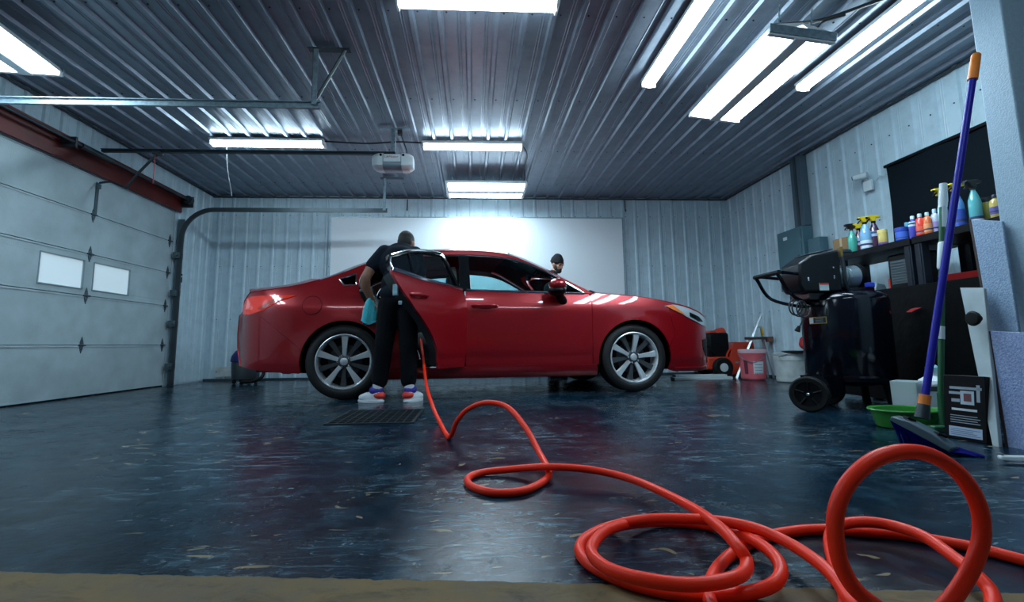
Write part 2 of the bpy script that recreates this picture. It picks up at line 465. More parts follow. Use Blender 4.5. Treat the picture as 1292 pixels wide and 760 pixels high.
# tracks: vertical angle + curve + horizontal run + hanger
def track(y, label, sgn, mname):
    t = empty('door_track', (XL, y, 0), 0, label, 'door track', 'overhead door tracks')
    mt = mname
    path = [(.09, 0, .02), (.09, 0, .6), (.09, 0, 1.2), (.09, 0, 1.86)]
    R_ = .40
    for k in range(1, 11):
        a = PI / 2 * k / 10
        path.append((.09 + R_ * (1 - math.cos(a)), 0, 1.93 + R_ * math.sin(a)))
    path += [(1.2, 0, 2.33), (2.0, 0, 2.33), (2.80, 0, 2.33)]
    rail = MB()
    prof = [(-.028, -.012), (-.028, .012), (-.022, .012), (-.022, -.006), (.022, -.006), (.022, .012), (.028, .012), (.028, -.012)]
    rows = []
    for i, p in enumerate(path):
        a, b = Vector(path[max(i-1, 0)]), Vector(path[min(i+1, len(path)-1)])
        d = (b - a).normalized(); n = Vector((-d.z, 0, d.x))
        rows.append([Vector(p) + n * u + Vector((0, v * sgn, 0)) for u, v in prof + prof[:1]])
    rail.grid(rows)
    rail.build('rail', mt, t)
    an = MB().b2((.03, .012 * sgn, 0), (.036, .075 * sgn, 2.2)).b2((.036, .012 * sgn, 0), (.115, .018 * sgn, 2.2))
    an.build('angle_bracket', M_HINGE, t)
    for z in (.25, .8, 1.2, 1.7):
        br = MB().b2((.02, -.05 * sgn, z - .04), (.10, .05 * sgn, z + .04)).cyl((.09, -.09 * sgn, z + .0), (.09, 0, z), .012, n=8)
        br.build('roller_bracket', M_HINGE, t, bevel=.003)
    hz = ZC - .024
    h_ = MB().b2((2.74, -.02, 2.33), (2.78, -.016, hz)).b2((2.74, -.02, 2.33), (2.744, .02, hz))
    for k in range(9): h_.cyl((2.76, -.024, 2.36 + k * .045), (2.76, -.012, 2.36 + k * .045), .006, n=6)
    h_.build('hanger', M_GALV, t)
    if sgn < 0: MB().tube([(2.76, 0, 2.36), (2.98, .0, hz)], .013, 6).build('brace', M_DKSTEEL, t)
    MB().b2((2.70, -.03, hz - .006), (3.02, .03, hz)).build('ceiling_plate', M_DKSTEEL, t)
    return t
track(DY1 + .01, 'dark vertical and curved track on the far side of the overhead door', 1, M_DKSTEEL)
track(DY0 - .02, 'galvanised horizontal track crossing the upper left, nearest the camera', -1, M_GALV)
# torsion shaft on the header
ts = empty('torsion_shaft', (XL + .16, 5, DZ + .16), 0, 'dark torsion shaft with drum mounted on the red header', 'shaft')
MB().cyl((0, DY0 - 5.1, 0), (0, DY1 - 4.9, 0), .014, n=8).build('shaft', M_DKSTEEL, ts)
MB().cyl((0, -.35, 0), (0, .05, 0), .028, n=12).build('spring', M_DKSTEEL, ts)
MB().cyl((0, DY1 - 5.03, 0), (0, DY1 - 4.97, 0), .055, n=18).build('cable_drum', M_DKSTEEL, ts)
MB().b2((-.115, -.44, -.05), (.02, -.42, .05)).build('bearing_plate', M_DKSTEEL, ts)
MB().b2((-.115, DY1 - 4.95, -.09), (.03, DY1 - 4.94, .06)).build('bearing_plate', M_DKSTEEL, ts)

# ------------------------------------------------------------------ white board on the back wall
M_BOARD = mat('white_board', (.74, .80, .85), .45)
wbz0, wbz1 = .55, 2.46
sb = empty('backdrop_board', (0.1, YB - .02, 0), 0, 'large plain white backdrop board on the back wall behind the car', 'board')
MB().b2((-2.27, -.028, wbz0), (2.27, 0, wbz1)).build('sheet', M_BOARD, sb, bevel=.002)
f_ = MB()
for q in (((-2.285, -.034, wbz1), (2.285, 0, wbz1 + .014)), ((-2.285, -.034, wbz0 - .014), (2.285, 0, wbz0)), ((-2.285, -.034, wbz0), (-2.27, 0, wbz1)), ((2.27, -.034, wbz0), (2.285, 0, wbz1))): f_.b2(*q)
f_.build('edge_trim', M_GALV, sb)
# thin dark hooks on the wall above the board
for i, x in enumerate((-1.02, 2.44)):
    o = MB().tube([(x, YB - .022, 2.76), (x, YB - .03, 2.60), (x, YB - .045, 2.575), (x, YB - .06, 2.60)], .008, 6).build('wall_hook', M_DARKTRIM)
    tag(o, ('thin dark hook on the back wall above the board, left one', 'thin dark hook on the back wall right of the board')[i], 'hook', 'hooks on the back wall')
# ================================================================== CEILING LIGHTS
def tube_mat():
    m = bpy.data.materials.new('fluorescent_tube'); m.use_nodes = True
    nt = m.node_tree; nt.nodes.clear()
    o = nt.nodes.new('ShaderNodeOutputMaterial'); e = nt.nodes.new('ShaderNodeEmission')
    e.inputs[0].default_value = (*TUBE_COLOR, 1); e.inputs[1].default_value = TUBE_STRENGTH
    nt.links.new(e.outputs[0], o.inputs[0]); return m
M_TUBE = tube_mat()
M_LH = mat('light_housing', (.68, .70, .72), .4)
def strip_light(loc, length, rz, label):
    """single strip fixture: housing, two end caps, glowing diffuser; along local x"""
    t = empty('strip_light', loc, rz, label, 'ceiling light', 'fluorescent ceiling lights')
    L_ = length / 2
    MB().b2((-L_, -.065, -.03), (L_, .065, 0)).build('housing', M_LH, t, bevel=.006)
    n = 10; rows = []
    for x in (-L_ + .02, L_ - .02):
        rows.append([Vector((x, -.055 * math.cos(PI * k / n), -.03 - .05 * math.sin(PI * k / n))) for k in range(n + 1)])
    d = MB().grid(rows); d.f.append(list(range(n + 1))); d.f.append(list(range(2 * n + 1, n, -1)))
    d.build('diffuser', M_TUBE, t)
    for s_ in (-1, 1): MB().b2((s_ * (L_ - .02), -.062, -.075), (s_ * L_, .062, -.028)).build('end_cap', M_LH, t, bevel=.006)
    return t
def wrap_light(loc, length, width, rz, label, tilt=0, hang=0, two=.58):
    """open two-tube fixture: reflector pan, tubes, end plates, chains"""
    t = empty('twin_tube_light', loc, rz, label, 'ceiling light', 'twin fluorescent fixtures')
    t.rotation_euler = (tilt, 0, rz)
    L_ = length / 2; W_ = width / 2
    pan = MB().prism([(-W_, -.01), (-W_ * .9, .02), (-W_ * .25, .03), (0, .06), (W_ * .25, .03), (W_ * .9, .02), (W_, -.01), (W_, 0), (W_ * .9, .035), (0, .075), (-W_ * .9, .035), (-W_, 0)], 'x', -L_, L_)
    pan.build('reflector', M_LH, t, sharp=20)
    for s_ in (-1, 1):
        y = s_ * W_ * two
        tb = MB().b2((-L_ + .03, y - W_ * .33, -.035), (L_ - .03, y + W_ * .33, -.002)).build('lamp', M_TUBE, t, bevel=.012)
        for e in (-1, 1): MB().b2((e * (L_ - .03), y - W_ * .42, -.04), (e * L_, y + W_ * .42, .0)).build('lamp_holder', M_LH, t, bevel=.004)
    MB().b2((-L_, -W_ * .20, -.045), (L_, W_ * .20, .02)).build('ballast_cover', M_LH, t, bevel=.01)
    for e in (-1, 1): MB().b2((e * L_, -W_, -.03), (e * (L_ + .012), W_, .03)).build('end_plate', M_GALV, t, bevel=.002)
    if hang:
        for e in (-1, 1):
            for s_ in (-1, 1):
                c = MB(); nlk = max(3, int(hang / .022))
                for k in range(nlk):
                    z = .03 + hang * (k + .5) / nlk
                    d = (.005, .002) if k % 2 else (.002, .005)
                    c.box((e * (L_ - .08), s_ * W_ * .5, z), (d[0] * 2, d[1] * 2, hang / nlk * 1.15))
                c.build('chain', M_GALV, t)
    return t
ZL = ZC - .024
strip_light((-2.28, 5.22, ZL), 1.24, 0, 'long strip light on the ceiling, left of the door opener')
strip_light((.005, 5.24, ZL), 1.15, 0, 'strip light on the ceiling, right of the door opener')
strip_light((.04, 2.92, ZL), 1.08, 0, 'strip light at the top edge of the view, above the door opener')
strip_light((1.55, 3.26, ZL), 1.23, PI / 2, 'strip light pointing at the camera, left of the hanging twin fixture')
strip_light((2.96, 3.27, ZL), 1.23, PI / 2, 'strip light pointing at the camera, right of the hanging twin fixture')
strip_light((-1.5, .75, ZL), 1.24, 0, 'added strip light on the ceiling out of view, lighting the foreground, left one')  # added unseen lamp, put in to brighten the near floor and hose
strip_light((1.5, .75, ZL), 1.24, 0, 'added strip light on the ceiling out of view, lighting the foreground, right one')  # second added unseen lamp for the foreground
wrap_light((.19, 6.50, 2.66), 1.10, .60, 0, 'twin fluorescent fixture near the back wall above the white board', hang=.10)
wrap_light((2.20, 3.42, 2.53), 1.18, .46, PI / 2, 'chain-hung twin fluorescent fixture tilted at the upper right', tilt=.12, hang=.22)
wrap_light((-3.28, 2.95, 2.58), 1.2, .46, PI / 2 + .1, 'twin fluorescent fixture at the upper left corner above the track', hang=.18)

# cords and small boxes on the ceiling
M_CORD = mat('black_cord', (.012, .014, .016), .5)
def cord(pts, r, label, m=M_CORD, cat='cable', name='cable'):
    o = MB().tube(catmull(pts, 8), r, 6).build(name, m); tag(o, label, cat); return o
zc = ZC - .032
cord([(-1.66, 5.22, zc), (-1.2, 5.24, zc - .01), (-.85, 5.2, zc - .005), (-.58, 5.23, zc)], .009, 'black cable along the ceiling from the left strip light past the opener')
cord([(.58, 5.26, zc), (.66, 5.5, zc - .02), (.68, 6.0, zc - .01), (.72, 6.30, zc - .02), (.70, 6.48, zc - .05)], .008, 'dark cable linking the middle strip light to the back fixture')
cord([(2.02, 2.86, 2.60), (2.2, 2.92, 2.66), (2.45, 2.95, 2.72), (2.7, 2.86, zc - .01), (2.92, 2.7, zc)], .012, 'thick black cable curving from the hanging twin fixture to the ceiling')
cord([(2.3, 2.85, 2.545), (2.36, 2.84, 2.62), (2.50, 2.82, 2.66)], .008, 'short black cable at the end of the hanging twin fixture')
cord([(1.56, 2.64, zc), (1.8, 2.72, zc - .005), (2.1, 2.74, zc - .03), (2.5, 2.70, zc), (2.9, 2.66, zc)], .006, 'thin dark cable crossing the ceiling ribs at the upper right')
cord([(-2.72, 5.20, 2.73), (-2.78, 5.35, 2.52), (-2.85, 5.6, 2.33), (-2.87, 5.66, 2.28)], .005, 'white pull cord hanging from the left strip light', M_WHITE, 'cord', 'pull_cord')
jb = empty('junction_box', (-.44, 5.32, ZL - .03), 0, 'small grey junction box above the middle strip light', 'junction box')
MB().box((0, 0, -.005), (.075, .06, .065)).build('box', M_GALV, jb, bevel=.005)
MB().box((0, -.033, -.005), (.06, .006, .05)).cyl((0, -.03, .008), (0, -.038, .008), .011, n=10).cyl((0, -.03, -.018), (0, -.038, -.018), .011, n=10).build('cover', M_DKSTEEL, jb)

# ================================================================== DOOR OPENER
M_OPW = mat('opener_white', (.66, .72, .75), .35)
M_OPG = mat('opener_grey', (.20, .27, .32), .4)
op = empty('door_opener', (-.83, 4.87, 2.40), 0, 'white and grey garage door opener hanging from the ceiling', 'door opener')
bd = MB()
prof = [(-.10, -.06), (-.06, -.085), (.06, -.085), (.10, -.06), (.10, .03), (.06, .075), (-.06, .075), (-.10, .03)]
MB().prism(prof, 'x', -.13, .13).build('motor_body', M_OPG, op, bevel=.012)
for s_ in (-1, 1):
    c = MB(); rows = []
    for i in range(7):
        a = i / 6; x = s_ * (.095 + .115 * a); k = math.sqrt(max(0, 1 - (a * .93) ** 2.2))
        rows.append([Vector((x, y * (1.06 * (.55 + .45 * k)), .002 + z * 1.08 * (.45 + .55 * k))) for y, z in prof + prof[:1]])
    c.grid(rows); c.f.append(list(range(len(c.v) - len(prof) - 1, len(c.v) - 1)))
    c.build('lamp_cover', M_OPW, op, sharp=50)
MB().prism([(-.088, -.03), (.088, -.03), (.088, .052), (-.088, .052)], 'y', -.115, -.095).build('front_label', M_OPW, op, bevel=.004)
text_mesh('LiftMaster', .034, 'brand_lettering', mat('sign_red', (.35, .02, .03), .5), op, Matrix.Translation((-.005, -.1158, .022)) @ Matrix.Rotation(PI / 2, 4, 'X'))
for s_ in (-1, 1): MB().cyl((s_ * .115, -.112, .045), (s_ * .115, -.085, .045), .013, n=10).build('screw', M_BLK, op)
MB().b2((-2.95, -.018, .085), (.02, .018, .108)).b2((-2.95, -.03, .108), (.02, .03, .113)).build('rail', mat('opener_rail', (.02, .03, .04), .4, .5), op)
MB().b2((-2.44, -.035, .06), (-2.36, .035, .092)).build('trolley', M_DKSTEEL, op, bevel=.004)
MB().tube([(-2.40, -.0, .08), (-2.62, .06, -.11), (-2.78, .13, -.25)], .014, 6).tube([(-2.78, .13, -.25), (-2.98, .19, -.16), (-3.115, .22, -.165)], .012, 6).build('lift_arm', M_DKSTEEL, op)
hz = ZC - .026 - 2.40
hgr = MB().b2((-.035, .02, .07), (-.005, .024, hz)).b2((.005, .02, .07), (.012, .05, hz)).b2((-.16, .0, hz - .008), (.16, .05, hz)).b2((-.09, -.02, .074), (.09, .06, .082))
hgr.build('hanger', M_GALV, op)
MB().tube(catmull([(.09, .05, .04), (.13, .05, .13), (.10, .05, .24), (.05, .05, hz - .01)], 6), .006, 6).box((.055, .05, hz - .03), (.05, .05, .05)).build('power_cord', M_CORD, op)
MB().tube(catmull([(.15, 0, -.06), (.17, .0, -.11), (.13, 0, -.12)], 5), .003, 5).build('antenna_wire', mat('yellow_wire', (.6, .5, .15), .5), op)
cord([(-3.25, 4.86, 2.462), (-3.25, 4.86, 2.30), (-3.25, 4.86, 2.15)], .004, 'thin red emergency release rope hanging from the opener trolley', mat('red_rope', (.4, .03, .03), .6), 'rope', 'release_rope')
# ================================================================== CAR
def paint_mat():
    m = bpy.data.materials.new('red_pearl_paint'); m.use_nodes = True
    nt = m.node_tree; N = nt.nodes; L = nt.links; b = N['Principled BSDF']
    b.inputs['Base Color'].default_value = (.30, .006, .016, 1)
    b.inputs['Metallic'].default_value = .35; b.inputs['Roughness'].default_value = .32
    b.inputs['Coat Weight'].default_value = 1.0; b.inputs['Coat Roughness'].default_value = .03
    tc = N.new('ShaderNodeTexCoord'); n = N.new('ShaderNodeTexNoise'); n.inputs['Scale'].default_value = 900
    L.new(tc.outputs['Object'], n.inputs['Vector'])
    x = N.new('ShaderNodeMix'); x.data_type = 'RGBA'; L.new(n.outputs[0], x.inputs['Factor'])
    x.inputs['A'].default_value = (.27, .0022, .007, 1); x.inputs['B'].default_value = (.40, .005, .012, 1)
    L.new(x.outputs['Result'], b.inputs['Base Color'])
    return m
M_PAINT = paint_mat()
M_CHROME = mat('chrome', (.75, .80, .84), .12, 1.)
M_GLASS = glass_mat('car_window_glass', (.50, .70, .72))
M_INT = mat('car_interior', (.022, .030, .034), .6)
M_SEAT = mat('seat_fabric', (.26, .27, .27), .8, bump=.2, bscale=200)
M_PILLAR = mat('gloss_black_trim', (.006, .007, .009), .12)
M_TIRE = mat('tyre_rubber', (.006, .007, .009), .6, bump=.1, bscale=80)
M_RIM = mat('machined_alloy', (.70, .74, .78), .30, .55)
M_RIMD = mat('dark_alloy', (.085, .095, .105), .35, .6)
M_TAIL = mat('tail_lens', (.62, .014, .004), .12, coat=1., emit=(1., .06, .03), estr=.10)
M_HEAD = mat('headlamp_lens', (.55, .62, .66), .08, .3, coat=1.)
M_AMBER = mat('amber_marker', (.8, .18, .03), .2, coat=1.)

car = empty('sedan_car', (.130, 5.543, 0), math.radians(5.608), 'dark red four-door sedan with its rear door open, parked across the bay', 'car')
car.scale = (1.032, 1.032, 1.032)

YZ = [(.14, .80), (.18, .845), (.23, .868), (.27, .874), (.31, .893), (.45, .903), (.58, .912), (.70, .919), (.78, .922), (.83, .918), (.865, .903), (.90, .893), (.95, .872), (1.0, .842), (1.06, .810), (1.2, .735), (1.32, .663), (1.42, .590), (1.5, .51)]
TX = [(-2.44, .40), (-2.40, .52), (-2.33, .67), (-2.25, .79), (-2.15, .885), (-2.0, .945), (-1.8, .978), (-1.5, .995), (-1.2, 1.), (1.2, 1.), (1.6, .998), (1.8, .985), (1.95, .962), (2.1, .91), (2.2, .85), (2.3, .72), (2.36, .56), (2.39, .44)]
def smooth_tab(tab, x, d):
    return sum(interp(tab, x + k * d) for k in (-2, -1, 0, 1, 2)) / 5
AX_F, AX_R, AXZ, ARCH = 1.375, -1.375, .325, .375
def YW(x, z):
    y = smooth_tab(YZ, z, .011) * smooth_tab(TX, x, .03)
    for ax in (AX_F, AX_R):
        d = math.hypot(x - ax, z - AXZ)
        y += .014 * math.exp(-((d - ARCH) / .055) ** 2)
    # sculpted crease low on the doors
    if -1.0 < x < .95:
        y -= .012 * math.exp(-((z - .345) / .035) ** 2)
    return y
def in_poly(p, poly):
    c = False; n = len(poly); j = n - 1
    for i in range(n):
        if ((poly[i][1] > p[1]) != (poly[j][1] > p[1])) and (p[0] < (poly[j][0]-poly[i][0])*(p[1]-poly[i][1])/(poly[j][1]-poly[i][1]) + poly[i][0]): c = not c
        j = i
    return c
def resample(poly, step):
    out = []
    for i in range(len(poly)):
        a, b = Vector(poly[i]), Vector(poly[(i+1) % len(poly)])
        n = max(1, int((b - a).length / step))
        out += [a + (b - a) * k / n for k in range(n)]
    res = []
    for p in out:
        if not res or (p - res[-1]).length > 1e-4: res.append(p)
    return res
def panel(poly, side=-1, off=0., step=.045, holes=(), origin=(0, 0)):
    """triangulated skin on the car's side surface. side -1 = near (right) side. returns MB"""
    loops = [resample([Vector((p[0], p[1])) for p in q], step) for q in (poly, *holes)]
    vs, es = [], []
    for lp in loops:
        n0 = len(vs); vs += lp; es += [(n0 + i, n0 + (i + 1) % len(lp)) for i in range(len(lp))]
    xs = [p[0] for p in loops[0]]; zs_ = [p[1] for p in loops[0]]
    bpts = list(vs)
    x = min(xs)
    while x < max(xs):
        z = min(zs_)
        while z < max(zs_):
            p = (x + .003, z + .002)
            if in_poly(p, loops[0]) and not any(in_poly(p, h) for h in loops[1:]):
                if all(abs(p[0]-q[0]) + abs(p[1]-q[1]) > step * .7 for q in bpts): vs.append(Vector(p))
            z += step * .75
        x += step
    ov, oe, of, *_ = delaunay_2d_cdt(vs, es, [], 0, 1e-5)
    keep = []
    for f in of:
        c = sum((ov[i] for i in f), Vector((0, 0))) / len(f)
        if in_poly(c, loops[0]) and not any(in_poly(c, h) for h in loops[1:]): keep.append(f if side < 0 else f[::-1])
    b = MB()
    b.add([(v[0] - origin[0], side * (YW(v[0], v[1]) + off) - origin[1], v[1]) for v in ov], keep)
    return b
def cm2(pts, k=5): return [(p[0], p[1]) for p in catmull([(a, b, 0) for a, b in pts], k)]
def arc(cx, cz, r, a0, a1, n=24):
    return [(cx + r * math.cos(math.radians(a0 + (a1 - a0) * i / n)), cz + r * math.sin(math.radians(a0 + (a1 - a0) * i / n))) for i in range(n + 1)]
def pbuild(name, poly, m, side=-1, parent=None, off=0., thick=.018, **k):
    return panel(poly, side, off, **k).build(name, m, parent or car, fix=False, sharp=50, solid=thick)

RAIL = cm2([(.975, .968), (.90, 1.012), (.753, 1.094), (.48, 1.246), (.20, 1.374), (-.10, 1.415), (-.5, 1.410), (-.85, 1.360), (-1.20, 1.262), (-1.46, 1.142), (-1.76, 1.040), (-2.0, .995), (-2.18, .975)])
WTOP = cm2([(.88, .968), (.77, 1.042), (.545, 1.188), (.24, 1.320), (-.10, 1.362), (-.5, 1.357), (-.85, 1.305), (-1.1, 1.230), (-1.22, 1.188)])
FEND = cm2([(.975, .966), (1.2, .950), (1.5, .922), (1.8, .868), (2.0, .818), (2.15, .765), (2.27, .71), (2.37, .665)])
def zrail(x): return interp(sorted(RAIL), x)
def zwt(x): return interp(sorted(WTOP), x)
def zfen(x): return interp(sorted(FEND), x)
BELT = sorted([(.93, .957), (.86, .960), (-.22, .985), (-.33, .990), (-.8, 1.012), (-1.26, 1.060)])
def belt(x): return interp(BELT, x)
DREAR = cm2([(-.72, .272), (-.735, .36), (-.81, .51), (-.97, .665), (-1.125, .785), (-1.225, .905), (-1.262, 1.02), (-1.258, 1.115), (-1.215, 1.19)])
HX = -.285   # shut line between the doors

def top_curve(f, x0, x1, n=14): return [(x0 + (x1 - x0) * i / n, f(x0 + (x1 - x0) * i / n)) for i in range(n + 1)]
quarter_win = [(-1.445, 1.088), (-1.30, 1.145), (-1.292, 1.035), (-1.395, 1.028)]
for side in (-1, 1):
    # front fender
    fpoly = [(.945, .272)] + [(.985, .272)] + arc(AX_F, AXZ, ARCH, 188, 18, 26) + [(1.80, .56), (1.74, .80), (1.80, .845), (1.86, .846)] + top_curve(zfen, 1.88, .975) + [(.945, .945), (.945, .6)]
    pbuild('front_fender', fpoly, M_PAINT, side)
    # front bumper
    bpoly = arc(AX_F, AXZ, ARCH, 16, -18, 6) + [(1.80, .19), (2.15, .185), (2.34, .21), (2.375, .30), (2.365, .42), (2.385, .52), (2.385, .60), (2.37, .66)] + [p for p in top_curve(zfen, 2.36, 1.89)] + [(1.865, .842), (1.802, .84), (1.742, .80), (1.802, .56)]
    pbuild('front_bumper', bpoly, M_PAINT, side)
    # headlamp
    hl = [(1.70, .838), (1.80, .852), (1.92, .832), (2.10, .775), (2.24, .705), (2.30, .648), (2.26, .625), (2.14, .655), (1.98, .715), (1.84, .775)]
    hd = pbuild('headlamp', hl, M_HEAD, side, off=.007, thick=.012, step=.03)
    panel([(1.71, .836), (1.79, .846), (1.93, .745), (1.86, .77)], side, .0105, .03).build('amber_marker', M_AMBER, hd, fix=False, solid=.004)
    panel([(1.98, .775), (2.10, .735), (2.17, .685), (2.10, .685), (1.98, .735)], side, .0105, .03).build('projector', M_PILLAR, hd, fix=False, solid=.004)
    # lower grille corner / fog lamp pocket and lip
    pbuild('fog_lamp_pocket', [(2.15, .50), (2.33, .52), (2.335, .36), (2.22, .33), (2.17, .40)], M_BLK, side, off=.005, thick=.01, step=.03)
    pbuild('front_lip', [(1.80, .19), (2.15, .185), (2.34, .21), (2.36, .25), (2.15, .222), (1.80, .225)], M_PAINT, side, off=.018, thick=.03, step=.03)
    # front door
    dpoly = [(HX + .004, .272), (.941, .272), (.941, .6), (.941, .945)] + [(x, belt(x)) for x in (.93, .6, .3, 0, HX + .004)]
    fd = pbuild('front_door', dpoly, M_PAINT, side)
    # front door handle
    def handle(parent, xa, xb, z, org=(0, 0)):
        y = lambda x: side * (YW(x, z)) - org[1]
        pts = [(xa - org[0], y(xa) + side * .004, z), (xa + .03 - org[0], y(xa) + side * .034, z + .004), ((xa + xb) / 2 - org[0], y(xa) + side * .040, z + .006), (xb - .03 - org[0], y(xb) + side * .034, z + .004), (xb - org[0], y(xb) + side * .004, z)]
        MB().tube(catmull(pts, 5), .0125, 8).build('door_handle', M_PAINT, parent)
        MB().sph(((xa + xb) / 2 - org[0], y((xa + xb) / 2) + side * .001, z - .004), (.075, .008, .030), 16, 8).build('handle_cup', M_PAINT, parent)
    handle(fd, -.225, .01, .832)
    # front window + quarter light bar
    gp = [(HX + .05, belt(HX + .05) + .012)] + [(.855, .970)] + [(x, zwt(x) - .006) for x in (.79, .7, .57, .4, .25, .1, -.1, HX + .05)]
    fg = pbuild('front_window', gp, M_GLASS, side, off=-.004, thick=0)
    # B pillar
    bp = [(HX - .05, belt(-.33)), (HX + .052, belt(HX + .05)), (HX + .052, zwt(-.235) + .004), (HX - .05, zwt(-.33) + .004)]
    pbuild('pillar', bp, M_PILLAR if side < 0 else M_PILLAR, side, off=-.002)
    # painted pillar panel below/behind (door jamb face)
    pbuild('door_jamb', [(HX - .07, .272), (HX - .004, .272), (HX - .004, belt(HX)), (HX - .07, belt(-.35))], M_PAINT, side, off=-.03, thick=.05)
    # roof rail and A pillar band
    band = [(p[0], p[1]) for p in RAIL if p[0] > -1.20] + [(-1.20, zrail(-1.20)), (-1.20, zwt(-1.20))] + [(p[0], p[1]) for p in reversed(WTOP) if p[0] > -1.19] + [(.945, .96)]
    pbuild('roof_rail', band, M_PAINT, side)
    # quarter panel
    qp = [(-.724, .272)] + [(p[0] - .004, p[1]) for p in DREAR[1:]] + [(-1.20, zwt(-1.20) + .002), (-1.20, zrail(-1.2))] + [(p[0], p[1]) for p in RAIL if p[0] < -1.20] + [(-2.27, .965), (-2.33, .90), (-2.335, .80), (-2.10, .742), (-1.742, .45)] + arc(AX_R, AXZ, ARCH, 160, -8, 26)[0:]  + [(-1.0, .272)]
    pbuild('quarter_panel', qp, M_PAINT, side, holes=[quarter_win])
    pbuild('quarter_glass', quarter_win, M_GLASS, side, off=-.006, thick=0)
    qw = [Vector((x, side * (YW(x, z) + .004), z)) for x, z in resample([Vector(p) for p in quarter_win], .04)]
    MB().tube(qw + qw[:1], .008, 6, False).build('quarter_glass_trim', M_CHROME, car)
    # fuel filler
    if side < 0:
        fo = pbuild('fuel_flap', arc(-1.655, .838, .082, 0, 345, 22), M_PAINT, side, off=.0035, thick=.006, step=.03)
        MB().tube([Vector((x, -(YW(x, z) + .001), z)) for x, z in arc(-1.655, .838, .0845, 0, 360, 28)], .0028, 5, False).build('flap_seam', M_BLK, fo)
    # rear bumper
    rp = [(-1.744, .45), (-2.101, .7405), (-2.335, .799), (-2.42, .77), (-2.435, .60), (-2.425, .46), (-2.36, .30), (-2.1, .262), (-1.752, .235), (-1.748, .25)] + arc(AX_R, AXZ, ARCH, 192, 160, 8)
    pbuild('rear_bumper', rp[::-1], M_PAINT, side)
    # tail lamp
    tl = [(-1.80, .932), (-2.0, .930), (-2.22, .932), (-2.30, .918), (-2.342, .84), (-2.328, .772), (-2.22, .764), (-2.10, .790), (-1.95, .880)]
    tlo = pbuild('tail_lamp', tl, M_TAIL, side, off=.010, thick=.016, step=.03)
    panel([(-1.87, .918), (-2.0, .900), (-2.14, .812), (-2.10, .800), (-1.98, .872)], side, .0135, .03).build('clear_strip', mat('tail_clear', (.55, .06, .03), .12, coat=1.), tlo, fix=False, solid=.003)
    # rocker
    rk = [(-.995, .165), (.995, .165), (.985, .268), (-1.0, .268)]
    pbuild('rocker_panel', rk, M_PAINT, side, off=.010, thick=.03)
    # chrome around windows and along belt
    cw = [Vector((x, side * (YW(x, z) + .006), z)) for x, z in ([(p[0], p[1]) for p in WTOP if p[0] > -1.2])]
    MB().tube(cw, .010, 6).build('window_trim', M_CHROME, car)
    cb = [Vector((x, side * (YW(x, belt(x)) + .004), belt(x) + .004)) for x in (.885, .7, .4, .1, -.2, -.27)]
    MB().tube(cb, .010, 6).build('belt_trim', M_CHROME, car)
    # corner bar of the front window
    MB().tube([(.66, side * (YW(.66, .975) - .004), .972), (.70, side * (YW(.66, 1.12) - .002), zwt(.70))], .010, 6).build('window_bar', M_PILLAR, car)
    # wheel well liner
    for ax in (AX_F, AX_R):
        lin = MB(); rows = []
        for a in range(-12, 193, 12):
            c_, s_ = math.cos(math.radians(a)), math.sin(math.radians(a))
            rows.append([Vector((ax + c_ * (ARCH + .004), side * q, AXZ + s_ * (ARCH + .004))) for q in (.86, .70, .55)])
        lin.grid(rows)
        lin.add([(ax + math.cos(math.radians(a)) * (ARCH + .004), side * .55, AXZ + math.sin(math.radians(a)) * (ARCH + .004)) for a in range(-12, 193, 12)], [tuple(range(18))])
        lin.build('wheel_well', M_BLK, car)

